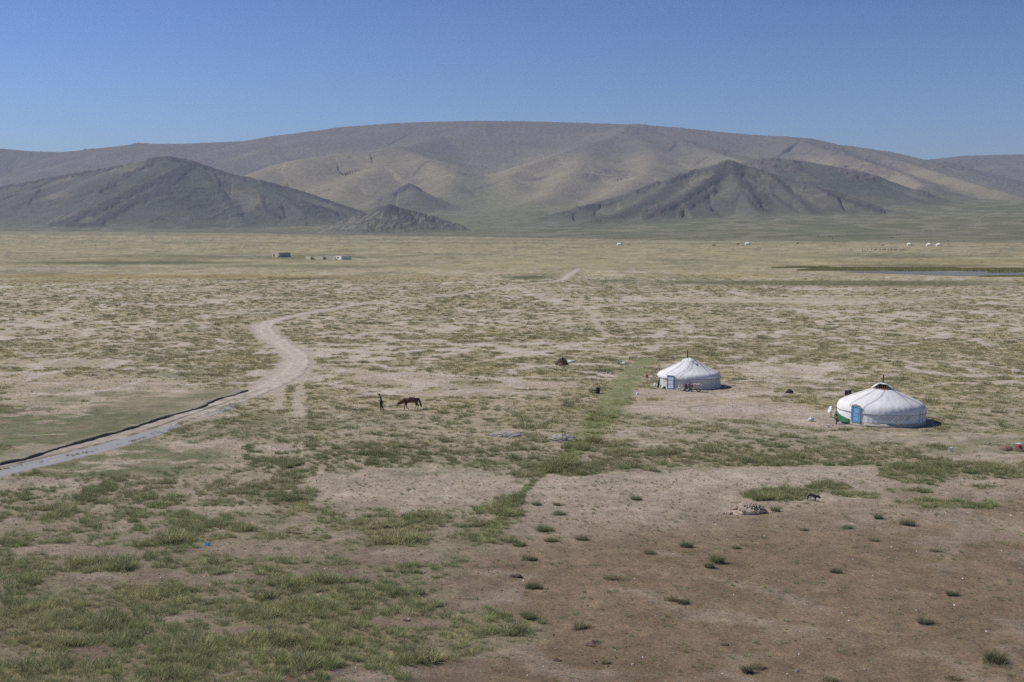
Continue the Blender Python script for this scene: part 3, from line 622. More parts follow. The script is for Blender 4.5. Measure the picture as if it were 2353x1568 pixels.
    Zg = z.reshape(X.shape); c = np.clip(c, .02, .7)
    for nme, gs_, lab in (('slope', ['apron'], 'green gentle slope at the foot of the hills'), ('mountain', ['mountain', 'spur', 'knob'], 'broad bare mountain with tan spurs along the skyline'),
                          ('hill', ['left_hill'], 'dark rocky hill on the left below the mountain'), ('hill', ['right_hill', 'smooth_hill'], 'dark grey green hill on the right with gullies'),
                          ('hill', ['small_hill'], 'small pointed rocky hill at the edge of the plain')):
        o = grid_mesh(nme, X, Y, Zg, c, m, keep=np.isin(nm, gs_)); tag(o, kind='structure'); o['label'] = lab
hills()
#PART2
# ================================================================ GRASS AND STONES
def blade_mesh(name, n, rad, h, w, seed, mats, lean=.5, segs=2, tipw=.25):
    r0 = random.Random(seed); vs = []; fs = []; tip = []; sh = []
    lob = [(0, 0, 1)] if n < 150 else [(r0.uniform(-.5, .5) * rad, r0.uniform(-.4, .4) * rad, r0.uniform(.35, .75)) for _ in range(4)]
    for i in range(n):
        lx, ly, lr = lob[i % len(lob)]; a = r0.uniform(0, 6.283); q = rad * math.sqrt(r0.random()); x, y = lx + lr * q * math.cos(a), ly + lr * q * math.sin(a)
        hh = h * r0.uniform(.55, 1.1) * (1 - .35 * (q / rad) ** 2); la = a + r0.uniform(-.9, .9); ln = hh * lean * (.25 + q / rad) * r0.uniform(.5, 1.3)
        fa = r0.uniform(0, math.pi); wx, wy = math.cos(fa) * w / 2, math.sin(fa) * w / 2; s_ = r0.uniform(.7, 1.25); b = len(vs)
        for k in range(segs + 1):
            t = k / segs; cx_, cy_, cz_ = x + math.cos(la) * ln * t * t, y + math.sin(la) * ln * t * t, -.02 + hh * t * (1 - .15 * t * lean)
            ww = 1 - (1 - tipw) * t
            vs += [(cx_ - wx * ww, cy_ - wy * ww, cz_), (cx_ + wx * ww, cy_ + wy * ww, cz_)]; tip += [t, t]; sh += [s_, s_]
        for k in range(segs): fs.append((b + 2 * k, b + 2 * k + 1, b + 2 * k + 3, b + 2 * k + 2))
    me = bpy.data.meshes.new(name); me.from_pydata(vs, [], fs)
    t_ = me.attributes.new('tip', 'FLOAT', 'POINT'); t_.data.foreach_set('value', tip)
    t_ = me.attributes.new('shade', 'FLOAT', 'POINT'); t_.data.foreach_set('value', sh)
    me.materials.append(mats); return me
def grass_mat(inst=True, c=(.12, .13, .06)):
    m, n, p = nt('grass blades'); L = n.links.new
    p.inputs['Roughness'].default_value = .75; p.inputs['Specular IOR Level'].default_value = .15
    tp = n.nodes.new('ShaderNodeAttribute'); tp.attribute_name = 'tip'; sh = n.nodes.new('ShaderNodeAttribute'); sh.attribute_name = 'shade'
    if inst:
        ti = n.nodes.new('ShaderNodeAttribute'); ti.attribute_type = 'INSTANCER'; ti.attribute_name = 'tint'; src = ti.outputs['Color']
    else:
        ti = n.nodes.new('ShaderNodeRGB'); ti.outputs[0].default_value = (*c, 1); src = ti.outputs[0]
    mx = n.nodes.new('ShaderNodeMix'); mx.data_type = 'RGBA'; mx.inputs['B'].default_value = (.36, .30, .17, 1)
    k = n.nodes.new('ShaderNodeMath'); k.operation = 'MULTIPLY'; k.inputs[1].default_value = .30; L(tp.outputs['Fac'], k.inputs[0])
    L(k.outputs[0], mx.inputs['Factor']); L(src, mx.inputs['A'])
    vm = n.nodes.new('ShaderNodeVectorMath'); vm.operation = 'SCALE'; L(mx.outputs['Result'], vm.inputs[0]); L(sh.outputs['Fac'], vm.inputs['Scale'])
    L(vm.outputs[0], p.inputs['Base Color'])
    ge = n.nodes.new('ShaderNodeNewGeometry'); n1_ = n.nodes.new('ShaderNodeVectorMath'); n1_.operation = 'SCALE'; n1_.inputs['Scale'].default_value = .55; L(ge.outputs['Normal'], n1_.inputs[0])
    n2_ = n.nodes.new('ShaderNodeVectorMath'); n2_.operation = 'ADD'; n2_.inputs[1].default_value = (0, 0, 1); L(n1_.outputs[0], n2_.inputs[0]); n3_ = n.nodes.new('ShaderNodeVectorMath'); n3_.operation = 'NORMALIZE'; L(n2_.outputs[0], n3_.inputs[0]); L(n3_.outputs[0], p.inputs['Normal'])
    tr = n.nodes.new('ShaderNodeBsdfTranslucent'); L(vm.outputs[0], tr.inputs[0]); ms = n.nodes.new('ShaderNodeMixShader'); ms.inputs[0].default_value = .3
    L(p.outputs[0], ms.inputs[1]); L(tr.outputs[0], ms.inputs[2]); L(ms.outputs[0], n.nodes['Material Output'].inputs[0])
    return m
M_GRASS = grass_mat()
def scatter(name, meshes, P, rotz, scale, idx, tint, label, cat, tilt=None):
    lib = bpy.data.collections.new(name + ' kinds')
    for i, me in enumerate(meshes):
        o = bpy.data.objects.new(name + '_kind', me); lib.objects.link(o); o.name = '%s_%03d' % (name, i)
    n = len(P); me = bpy.data.meshes.new(name); me.vertices.add(n); me.vertices.foreach_set('co', P.astype(np.float32).ravel())
    rot = np.zeros((n, 3)); rot[:, 2] = rotz
    if tilt is not None: rot[:, 0] = tilt
    for an, ty, key, val in (('rot', 'FLOAT_VECTOR', 'vector', rot), ('scl', 'FLOAT_VECTOR', 'vector', scale), ('kidx', 'INT', 'value', idx)):
        a_ = me.attributes.new(an, ty, 'POINT'); a_.data.foreach_set(key, np.asarray(val, np.int32 if ty == 'INT' else np.float32).ravel())
    a_ = me.attributes.new('tint', 'FLOAT_COLOR', 'POINT'); a_.data.foreach_set('color', np.concatenate([tint, np.ones((n, 1))], 1).astype(np.float32).ravel())
    o = bpy.data.objects.new(name, me); COL.objects.link(o)
    g = bpy.data.node_groups.new(name, 'GeometryNodeTree')
    g.interface.new_socket('Geometry', in_out='INPUT', socket_type='NodeSocketGeometry'); g.interface.new_socket('Geometry', in_out='OUTPUT', socket_type='NodeSocketGeometry')
    gi = g.nodes.new('NodeGroupInput'); go = g.nodes.new('NodeGroupOutput'); mp = g.nodes.new('GeometryNodeMeshToPoints'); ip = g.nodes.new('GeometryNodeInstanceOnPoints'); ci = g.nodes.new('GeometryNodeCollectionInfo')
    ci.inputs['Collection'].default_value = lib; ci.inputs['Separate Children'].default_value = True; ci.inputs['Reset Children'].default_value = True
    def na(nm, ty):
        q = g.nodes.new('GeometryNodeInputNamedAttribute'); q.data_type = ty; q.inputs['Name'].default_value = nm; return q.outputs['Attribute']
    g.links.new(gi.outputs[0], mp.inputs[0]); g.links.new(mp.outputs[0], ip.inputs['Points']); g.links.new(ci.outputs[0], ip.inputs['Instance'])
    ip.inputs['Pick Instance'].default_value = True
    g.links.new(na('kidx', 'INT'), ip.inputs['Instance Index']); g.links.new(na('rot', 'FLOAT_VECTOR'), ip.inputs['Rotation']); g.links.new(na('scl', 'FLOAT_VECTOR'), ip.inputs['Scale'])
    g.links.new(ip.outputs[0], go.inputs[0])
    md = o.modifiers.new('scatter', 'NODES'); md.node_group = g
    return tag(o, label, cat, kind='stuff')
def cand(r0, r1, dens, azlim=R_(25.5)):
    area = azlim * (r1 * r1 - r0 * r0); n = int(area * dens)
    r = np.sqrt(rng.uniform(r0 * r0, r1 * r1, n)); a = rng.uniform(-azlim, azlim, n); return r * np.sin(a), r * np.cos(a)
def surf(x, y):
    z = gz(x, y); b, d, on, e = bankh(x, y); return z + np.maximum(b, 0) * 1.05, (on & (d < 1.2))
def grass_cols(x, y, f, n):
    """tints: green sedge, grey green, straw; greener in the foreground, strawy farther out"""
    dy = np.clip(f['dy'], 528, 1700); far = 1 - sstep(820, 1120, dy)
    dry = sstep(-.25, .3, fbm(x, y, 9, 3, 511) + rng.normal(0, .18, n)); yel = sstep(.05, .4, fbm(x, y, 30, 2, 521) + rng.normal(0, .12, n))
    g = np.tile((.125, .162, .062), (n, 1)); g = mixc(g, (.15, .172, .085), rng.uniform(0, 1, n)); g = mixc(g, (.29, .25, .15), .6 * dry)
    h = np.tile((.225, .22, .12), (n, 1)); h = mixc(h, (.33, .29, .16), dry); h = mixc(h, (.33, .285, .14), .6 * yel); h = mixc(h, (.15, .155, .09), .55 * (rng.uniform(0, 1, n) < .25))
    c = g + (h - g) * far[:, None]
    c = mixc(c, (.115, .15, .065), .5 * f['S'] * (dy > 1000)); c = mixc(c, (.21, .22, .095), .7 * f['S'] * (dy < 1090))
    return c * (2.05 + .45 * sstep(1050, 1200, dy))[:, None] * rng.uniform(.66, 1.34, n)[:, None]
MN = [blade_mesh('tuft', 80, .20, .38, .014, 40 + i, M_GRASS, .6) for i in range(5)] + [blade_mesh('tuft', 50, .26, .17, .015, 50 + i, M_GRASS, .9) for i in range(3)]
MM = [blade_mesh('tuft', 55, .42, .40, .035, 60 + i, M_GRASS, .7, 1) for i in range(5)]
MF = [blade_mesh('tuft', 50, .70, .46, .085, 70 + i, M_GRASS, .6, 1) for i in range(4)]
def grass():
    PP = []; RZ = []; SC = []; ID = []; TI = []
    for (r0, r1, dens, base, cnt, rmn) in ((46, 112, 20, 0, 8, 0), (112, 230, 6.0, 8, 5, 1), (230, 560, 1.1, 13, 4, 2)):
        x, y = cand(r0, r1, dens); f = fields(x, y); n = len(x)
        P_ = f['V'] ** 1.5
        if rmn == 2: P_ = P_ * (1 - sstep(300, 560, np.hypot(x, y)))
        clump = sstep(-.06, .12, fbm(x, y, 1.3 if rmn == 0 else 1.5, 4, 531, .65))
        cm = .16 + .50 * sstep(.72, .95, f['P']); P_ = P_ * (cm + (1 - cm) * clump)
        sparse = (.06 + .05 * (f['dy'] > 1100)) * (1 - f['V']) * (f['rd'] > .8) * (f['dirt'] < .1) * (f['tr'] < .3)
        P_ = np.maximum(P_, sparse * (1.0 if rmn < 2 else .5)); P_ = P_ * (1 - .5 * f['T'] * (f['V'] < .9)); P_ = np.maximum(P_, .8 * f['S'] * sstep(1050, 1110, f['dy']))
        dc_, _, _ = pdist(x, y, MEDIAN); mid_ = (dc_ < .34 + .5 * f['n1']) & (f['dy'] > 915) & (f['dy'] < 1120) & (fbm(x, y, 3, 3, 561) > -.12)
        P_ = np.where(mid_, .8, P_ * (f['rd'] > .15 + .9 * (f['dy'] < 725))); 
        for (cx0, cy0, rr) in YURTS: P_ *= np.hypot(x - cx0, y - cy0) > rr + .5
        for (cx0, cy0, rr) in CLEAR: P_ *= np.hypot(x - cx0, y - cy0) > rr
        k = rng.uniform(0, 1, n) < P_; x, y = x[k], y[k]; f = {a: b[k] for a, b in f.items()}; n = len(x)
        z, badge = surf(x, y)
        big = .62 + .55 * sstep(-.2, .35, fbm(x, y, 4, 3, 541)) + .5 * f['V'] * sstep(.3, .9, f['P']) * .6; big *= np.where(f['V'] < .35, .6, 1.0)
        s = big * rng.uniform(.7, 1.25, n); s = s * (.95, .64, .66)[rmn]
        big_patch = 1.0 + .5 * (1 - sstep(.5, 1.1, np.hypot((f['dx'] - 1325) / 75, (f['dy'] - 1080) / 24)))
        for (a, b, w, h_) in ((410, 1235, 65, 34), (265, 1300, 75, 24), (655, 1530, 60, 45), (480, 1300, 40, 26)): big_patch += .3 * (1 - sstep(.5, 1.1, np.hypot((f['dx'] - a) / w, (f['dy'] - b) / h_)))
        s = s * big_patch * np.where(mid_[k] if len(mid_) == len(k) else False, 1.25, 1.0)
        hi_ = sstep(.0, .3, fbm(x, y, 2.6, 3, 543)) * f['V']; s = s * (.82 + .75 * hi_)
        PP.append(np.stack([x, y, z - .01], 1)); RZ.append(rng.uniform(0, 6.28, n)); SC.append(np.stack([s, s, s * rng.uniform(.75, 1.2, n)], 1)); ID.append(base + rng.integers(0, cnt, n)); TI.append(grass_cols(x, y, f, n))
        print('tufts', rmn, n)
    scatter('grass', MN + MM + MF, np.concatenate(PP), np.concatenate(RZ), np.concatenate(SC), np.concatenate(ID), np.concatenate(TI), 'olive and straw grass tufts covering the plain', 'grass')
CLEAR = []
_mx, _my = unproj([-60, 0, 120, 220, 300, 380, 460, 520, 565], [1095, 1080, 1056, 1036, 1015, 988, 956, 934, 912])
MEDIAN = list(zip(_mx.tolist(), _my.tolist()))
def stone_mesh(seed, mt):
    b = MB(); b.lump((0, 0, -.15), (1, .8, .55), seed, .3, 7, 4); me = bpy.data.meshes.new('pebble'); me.from_pydata(b.v, [], b.f); me.materials.append(mt); return me
def pebbles():
    m, n, p = nt('pebble'); a_ = n.nodes.new('ShaderNodeAttribute'); a_.attribute_type = 'INSTANCER'; a_.attribute_name = 'tint'; n.links.new(a_.outputs['Color'], p.inputs['Base Color']); p.inputs['Roughness'].default_value = .8
    x, y = cand(46, 175, 4.2); f = fields(x, y); n_ = len(x)
    keep = (rng.uniform(0, 1, n_) < (1 - f['V']) * (.4 + .6 * sstep(.0, .3, fbm(x, y, 5, 3, 551)))) & (f['rd'] > .5); x, y = x[keep], y[keep]; n_ = len(x)
    s = .040 + .085 * rng.power(.45, n_) * rng.uniform(.2, 1, n_); s = s * np.interp(np.hypot(x, y), [50, 160], [1, 1.5])
    u = rng.uniform(0, 1, n_); c = np.tile((.22, .17, .13), (n_, 1)); c = mixc(c, (.08, .065, .055), (u < .42) * 1.0); c = mixc(c, (.50, .47, .44), (u > .80) * .9); c = mixc(c, (.85, .84, .84), (u > .93) * 1.0)
    scatter('gravel', [stone_mesh(i, m) for i in range(4)], np.stack([x, y, gz(x, y)], 1), rng.uniform(0, 6.28, n_), np.stack([s * 1.3, s, s * .9], 1), rng.integers(0, 4, n_), c, 'small pale and dark stones strewn on the bare soil', 'gravel')
#OBJECTS
# ================================================================ OBJECTS
def face_cam(p): return -math.atan2(p[0], p[1])       # local -Y looks at the camera
M_CANV = mat('white canvas', (.88, .87, .86), (.79, .78, .77), 1.3, .8, .35, bscale=3.5, bdist=.05)
M_CANV2 = mat('weathered canvas', (.74, .73, .71), (.60, .59, .57), 1.8, .85, .35, bscale=4, bdist=.05)
M_TAN = mat('tan canvas', (.58, .53, .45), (.44, .39, .32), 2.0, .9, .4)
M_ROPE = mat('horsehair rope', (.22, .21, .22), (.14, .13, .14), 20, .9, 0)
M_BLUE = mat('blue paint', (.13, .38, .66), (.09, .30, .56), 3, .55, .1)
M_LBLUE = mat('light blue paint', (.26, .50, .74), (.20, .42, .66), 3, .55, .1)
M_WHITEP = mat('white paint', (.80, .80, .80), (.68, .70, .72), 3, .55, .1)
M_DARK = mat('dark iron', (.035, .033, .035), (.02, .02, .02), 6, .6, .2)
M_RUST = mat('rusty pipe', (.10, .065, .055), (.06, .045, .045), 9, .8, .2)
M_WOOD = mat('weathered wood', (.26, .19, .13), (.16, .115, .08), 6, .85, .3)
M_GREEN = mat('green cloth', (.04, .17, .08), (.03, .13, .065), 4, .8, .3)
M_GREENP = mat('green plastic', (.03, .42, .13), (.02, .34, .10), 3, .4, .05)
M_WHITEPL = mat('white plastic', (.78, .79, .82), (.66, .68, .72), 3, .45, .05)
M_STEEL = mat('grey metal', (.40, .41, .43), (.3, .3, .32), 5, .45, .1, metal=.6)
M_PANEL = mat('solar cells', (.035, .045, .09), (.02, .025, .06), 8, .25, 0, spec=.6)
M_RED = mat('red cloth', (.50, .035, .035), (.36, .03, .03), 5, .85, .3)
M_MAROON = mat('maroon cloth', (.26, .05, .085), (.42, .22, .26), 14, .9, .3)
M_WOOL = mat('raw wool', (.60, .53, .43), (.42, .36, .29), 9, .95, .6, bdist=.05)
M_CREAM = mat('cream fleece', (.66, .60, .50), (.50, .44, .36), 9, .95, .6, bdist=.05)
M_STONE = mat('pale stone', (.50, .46, .41), (.34, .31, .28), 4, .9, .4)
M_BROWNT = mat('brown tarpaulin', (.27, .19, .13), (.18, .125, .09), 4, .8, .4, bdist=.05)
M_DUNG = mat('dried dung', (.085, .06, .045), (.16, .12, .09), 7, .95, .7, bdist=.06)
M_GRAV = mat('grey gravel', (.60, .53, .46), (.38, .34, .30), 16, .95, .9, bscale=22, bdist=.06)
M_CLOTHW = mat('white cloth', (.74, .73, .74), (.60, .60, .63), 5, .85, .3)
M_TIRE = mat('tyre rubber', (.03, .03, .032), (.045, .04, .04), 9, .85, .2)
M_STAIN = mat('rust stain', (.46, .35, .25), (.60, .52, .44), 6, .9, 0)
M_SKIN = mat('skin', (.34, .18, .11), (.30, .16, .10), 8, .6, 0)
M_HAIR = mat('black hair', (.02, .014, .012), (.03, .02, .016), 12, .7, .2)

def shell(b, t0, t1, prof, n, fn=None, thick=.012):
    """piece of cloth or panel wrapped on a round wall; theta 0 faces the camera, + is right"""
    vs = []; fs = []; m = len(prof)
    for lay in (0, 1):
        for i, (r, z) in enumerate(prof):
            for k in range(n + 1):
                t = t0 + (t1 - t0) * k / n; rr, zz = (r, z) if fn is None else fn(r, z, t, k / n, i)
                rr -= thick * lay; vs.append((rr * math.sin(t), -rr * math.cos(t), zz))
    w = n + 1; o = m * w
    for i in range(m - 1):
        for k in range(n):
            a = i * w + k; fs.append((a, a + 1, a + w + 1, a + w)); fs.append((o + a + w, o + a + w + 1, o + a + 1, o + a))
    for k in range(n): fs.append((k + 1, k, o + k, o + k + 1)); a = (m - 1) * w + k; fs.append((a, a + 1, o + a + 1, o + a))
    for i in range(m - 1): a = i * w; fs.append((a, a + w, o + a + w, o + a)); a += n; fs.append((a + w, a, o + a, o + a + w))
    b.add(vs, fs)
def n1(x, s=0): return float(noise(np.array([x]), np.array([s * 3.7 + .5]), 9)[0])
def interp(x, xs, ys): return float(np.interp(x, xs, ys))
def yurt(cx_, cy_, R, prof, rope_z, hem, door_t, door_h, door_w, door_z, style, pipe, label, rzoff=0, tilt=0):
    z0 = float(gz(np.array([cx_]), np.array([cy_]))[0])
    root = empty('yurt', (cx_, cy_, z0), -math.atan2(cx_, cy_) + rzoff, label, 'yurt'); root.rotation_euler[1] = tilt
    nn = 200; lit = style == 2
    wall = MB()
    def wf(r, z, an): return (r + .02 * math.sin(an * 9) + .018 * n1(an * 12, 1) + .012 * math.sin(an * 63) * (z < .8), z)
    wall.lathe([(R + .03, .30 if lit else .22), (R + .015, .6), (R, 1.0), (R - .02, rope_z + .1)], n=nn, fn=wf)
    if lit:
        wall.m = 1     # weathered stains across the front of the wall
        for k, t in enumerate((-.02, .05, .11, .17, .24, .33, .40, .48, .58, .64)):
            L = (.34, .22, .3, .2, .3, .26, .38, .22, .40, .28)[k]
            shell(wall, t - .16 * L, t + .16 * L, [(R + .048, .78 + .05 * n1(k * 3.3)), (R + .048, .80 + .05 * n1(k * 3.3))], 8, lambda r, z, tt, u, i, L=L: (r, z + (u - .5) * L * 1.25 + (i * .035)), .004)
    wall.build('wall', [M_CANV if lit else M_CANV2, M_STAIN], root, True)
    lo = MB(); lo.lathe([(R + .10, -.06), (R + .07, .12), (R + .04, .36 if lit else .27)], n=nn, fn=lambda r, z, an: (r + .03 * n1(an * 14, 2), z))
    lo.build('wall_skirt', M_TAN if lit else M_CANV2, root, True)
    roof = MB()
    def rf(r, z, an):
        th = an + math.pi / 2; th = (th + math.pi) % (2 * math.pi) - math.pi
        side = sstep(-.1, 1.3, np.array([th]))[0]; e = interp(r, [R * .45, R * .8, R], [0, .35, 1])
        fold = (.006 + .015 * side) * e * (math.sin(an * 41 + 3 * n1(an * 5, 4)) * .6 + n1(an * 30, 5))
        pole = .007 * math.sin(an * 30) * (1 - abs(2 * r / R - 1.1)) * .7
        dz = fold * .8 + pole + .02 * n1(an * 7 + r, 7)
        if z < hem + .03: return (r + .01 + abs(fold) * .4, z + .05 * n1(an * 18, 6) + (.03 * math.sin(an * 52) * side))
        return (r + fold * .9 * (z < prof[-4][1] if False else (e > .6)), z + dz)
    full = [(R + .05, hem)] + prof
    pr = []
    for (a, b_) in zip(full[:-1], full[1:]):
        k = max(1, int(math.dist(a, b_) / .16))
        for i in range(k): pr.append((a[0] + (b_[0] - a[0]) * i / k, a[1] + (b_[1] - a[1]) * i / k))
    pr.append(full[-1]); roof.lathe(pr, n=nn * 2, fn=rf)
    roof.build('roof', M_CANV, root, True)
    rc, zc = prof[-1]
    def onroof(t, r, off=.03):
        P = prof[::-1]; z = interp(r, [p[0] for p in P], [p[1] for p in P]); return Vector(((r + off * .5) * math.sin(t), -(r + off * .5) * math.cos(t), z + off))
    rb = MB(); rb.tube([((R + .075) * math.sin(a), -(R + .075) * math.cos(a), rope_z + .01 * math.sin(a * 7)) for a in np.linspace(door_t + .17, door_t + 2 * math.pi - .17, 90)], .017, 5)
    rb.build('girth_rope', M_ROPE, root)
    for (ta, tb) in ((door_t - .22, door_t - .05), (door_t + .16, door_t + .75), (door_t - .95, door_t - .5), (.75, 1.05), (1.25, .95), (2.2, 2.6)) + (((door_t + .30, .4),) if not lit else ()):
        q = MB(); q.tube([onroof(ta + (tb - ta) * u, R - .02 + (rc + .1 - R) * u, .06) for u in np.linspace(0, 1, 16)], .014, 5); q.build('rope', M_ROPE, root)
    for ta in (1.0, 1.12):
        q = MB(); q.tube([((R + .085) * math.sin(ta), -(R + .085) * math.cos(ta), z) for z in (rope_z + .35, rope_z, .35)], .012, 5); q.build('rope', M_ROPE, root)
    # crown
    if lit:
        q = MB(); q.tube([((rc + .03) * math.sin(a), -(rc + .03) * math.cos(a), zc + .03) for a in np.linspace(0, 2 * math.pi, 49)], .055, 8, False); ring = q.build('crown_ring', M_WOOD, root, True)
        for i in range(7):
            x = -.6 + i * .2; y = math.sqrt(max(0, rc * rc - x * x)); q = MB(); q.tube([(x, y * s_, zc + .05 + .26 * (1 - s_ * s_) * (1 - x * x)) for s_ in np.linspace(-1, 1, 9)], .018, 6); q.build('crown_bar', M_MAROON if i % 2 else M_WOOD, ring)
        q = MB(); q.lathe([(.01, zc - .25), (rc, zc - .22)], n=24); q.build('smoke_hole_shade', M_DARK, root)  # dark disc stands in for the shade inside the crown opening
        q = MB(); vs = []; fs = []; w = 25; m_ = 13
        for i in range(m_):
            v = -.20 + 1.55 * i / (m_ - 1)      # +y is the back
            for k in range(w):
                u = -1 + 2 * k / (w - 1); y = (v - .22) * .98; wid = math.sqrt(max(.0, 1 - min(1, (y * .78) ** 2))) * 1.02 + (.18 if y > .5 else 0)
                fr = max(0, -.55 - y); x = u * max(.12, wid); rr_ = math.hypot(x, y)
                z = zc + .50 - .40 * rr_ ** 2.0 + .02 * math.sin(x * 9 + y * 4) - (.30 * max(0, y - .5)) + .10 * math.exp(-((x + .25) / .3) ** 2) * max(0, -y)
                if y < -.3 and abs(x) > .45: z -= .10 * (abs(x) - .45) * 2
                vs.append((x, y + .1, z))
        for i in range(m_ - 1):
            for k in range(w - 1): fs.append((i * w + k, i * w + k + 1, i * w + w + k + 1, i * w + w + k))
        q.add(vs, fs); cc = q.build('crown_cover', M_CANV, root, True); sm = cc.modifiers.new('thick', 'SOLIDIFY'); sm.thickness = .015
        q = MB(); q.tube([(.42, -.62, zc + .08), (.52, -.5, zc + .40)], .03, 6); q.build('flap_strap', M_DARK, root)
    else:
        q = MB(); q.lathe([(rc + .12, zc - .08), (rc + .02, zc + .05), (rc * .7, zc + .19), (rc * .4, zc + .27), (.02, zc + .30)], n=48, fn=lambda r, z, an: (r * (1 + .05 * math.sin(an * 4)), z + .02 * math.sin(an * 9)))
        q.build('crown_cover', M_CANV, root, True)
        q = MB(); q.tube([onroof(.42, rc + .1, .05), onroof(.5, rc + .45, .07), onroof(.62, rc + .75, .06)], .03, 5); q.tube([onroof(.75, rc + .5, .05), onroof(.55, rc + .8, .08)], .05, 5); q.build('flap_strap', M_ROPE, root)
    q = MB(); q.tube([(pipe[0], pipe[1], zc), (pipe[0] + .02, pipe[1], pipe[2])], .075, 10); q.build('stove_pipe', M_RUST, root, True)
    # door
    t = door_t; dv = Vector((math.sin(t), -math.cos(t), 0)); de = empty('door', dv * (R + .03) + Vector((0, 0, door_z))); de.parent = root; de.rotation_euler = (0, 0, t)
    w, h = door_w, door_h
    def panel(name, mt, x0, x1, z0_, z1, y, th=.03, par=de): q = MB(); q.box(((x0 + x1) / 2, y, (z0_ + z1) / 2), (x1 - x0, th, z1 - z0_)); return q.build(name, mt, par)
    jm = M_BLUE if not lit else M_LBLUE
    q = MB()
    for (cx0, cz0, dx0, dz0) in ((-w / 2 + .035, h / 2, .07, h), (w / 2 - .035, h / 2, .07, h), (0, h - .035, w - .142, .07), (0, .03, w - .142, .06)): q.box((cx0, -.03, cz0), (dx0, .14, dz0))
    q.build('door_frame', jm, de)
    if lit:
        panel('door_leaf', M_LBLUE, -w / 2 + .072, w / 2 - .072, .062, h - .072, -.02, .05)
        for (a, b_) in ((.12, .50), (.56, .80), (.86, h - .18)): panel('door_panel', M_LBLUE, -w / 2 + .17, w / 2 - .17, a, b_, -.062, .03)
        panel('lintel', M_DARK, -w / 2 - .02, w / 2 + .02, h + .003, h + .05, -.04, .10)
        q = MB(); vs = []; P_ = [(-.62, -.1), (-.62, .03), (-.45, .14), (-.15, .17), (-.02, .23), (.12, .17), (.45, .13), (.6, .03), (.6, -.04), (.3, .06), (-.3, .06)]
        vs = [(x * w / 1.1, -.13, h + .02 + z) for x, z in P_] + [(x * w / 1.1, -.09, h + .02 + z) for x, z in P_]; k = len(P_)
        q.add(vs, [tuple(range(k))[::-1], tuple(range(k, 2 * k))] + [(i, (i + 1) % k, k + (i + 1) % k, k + i) for i in range(k)]); q.build('door_flap', M_TAN, de)
        q = MB(); q.tube([(-w / 2 - .05, -.08, .05), (-w / 2 - .06, -.08, h)], .035, 6); q.build('edge_binding', M_MAROON, de)
    else:
        panel('door_leaf', M_BLUE, -w / 2 + .072, w / 2 - .072, .062, h - .072, -.02, .05)
        wi = w - .23; c3 = (wi - .10) / 3; x0 = -wi / 2; zt = h - .11
        for i in range(3): panel('door_panel', M_WHITEP, x0 + i * (c3 + .05), x0 + i * (c3 + .05) + c3, zt - .38, zt, -.062)
        panel('door_panel', M_WHITEP, x0, x0 + wi, zt - .80, zt - .44, -.062)
        for i in range(2): panel('door_panel', M_WHITEP, x0 + i * (wi / 2 + .025), x0 + i * (wi / 2 + .025) + wi / 2 - .025, .10, zt - .87, -.062)
        panel('lintel', M_DARK, -w / 2 - .03, w / 2 + .03, h + .003, h + .07, -.05, .12)
        panel('edge_binding', M_DARK, -w / 2 - .05, -w / 2 - .003, .0, h, -.04, .08)
    q = MB(); q.tube([(w * .27, -.085, h * .48), (w * .27, -.11, h * .52)], .015, 6); q.build('door_handle', M_DARK, de)
    return root, R
Y2, _ = yurt(YC2[0], YC2[1], YC2[2] - .05, [(4.20, 1.25), (4.17, 1.45), (4.08, 1.68), (3.92, 1.86), (3.70, 2.01), (3.2, 2.24), (2.4, 2.57), (1.6, 2.90), (.86, 3.19)], 1.13, 1.09, R_(-32.5), 1.50, .92, .22, 2, (.02, .25, 4.45), 'larger white yurt with a light blue door and rust streaks on its wall', 0, R_(1.6))
Y1, _ = yurt(YC1[0], YC1[1], YC1[2] - .05, [(3.72, 1.30), (3.70, 1.42), (3.58, 1.62), (3.38, 1.78), (2.9, 1.98), (2.2, 2.31), (1.5, 2.68), (1.05, 2.93), (.80, 3.05)], 1.20, 1.14, R_(-33.5), 1.50, .90, .03, 1, (-.20, .1, 4.25), 'smaller white yurt left of the other, with a blue and white panelled door')
# green cloth tied round the foot of the larger yurt, left of its door
q = MB(); shell(q, R_(-88), R_(-43), [(4.42, .02), (4.36, .25), (4.30, .55), (4.26, .8)], 26, lambda r, z, t, u, i: (r + .05 * n1(u * 9, i) + (.05 * math.sin(u * 17) * (i < 2)), z * (1.15 - .62 * u) + (.05 * n1(u * 8, 3)) - .02), .02)
q.build('green_skirt', M_GREEN, Y2, True)
q = MB(); shell(q, R_(-20), R_(18), [(4.40, .0), (4.36, .12), (4.27, .30)], 20, lambda r, z, t, u, i: (r + .05 * n1(u * 9, i), z - .12 * math.sin(u * math.pi) * (i == 2) * (u < .55)), .02)
q.build('loose_skirt_flap', M_CREAM, Y2, True)

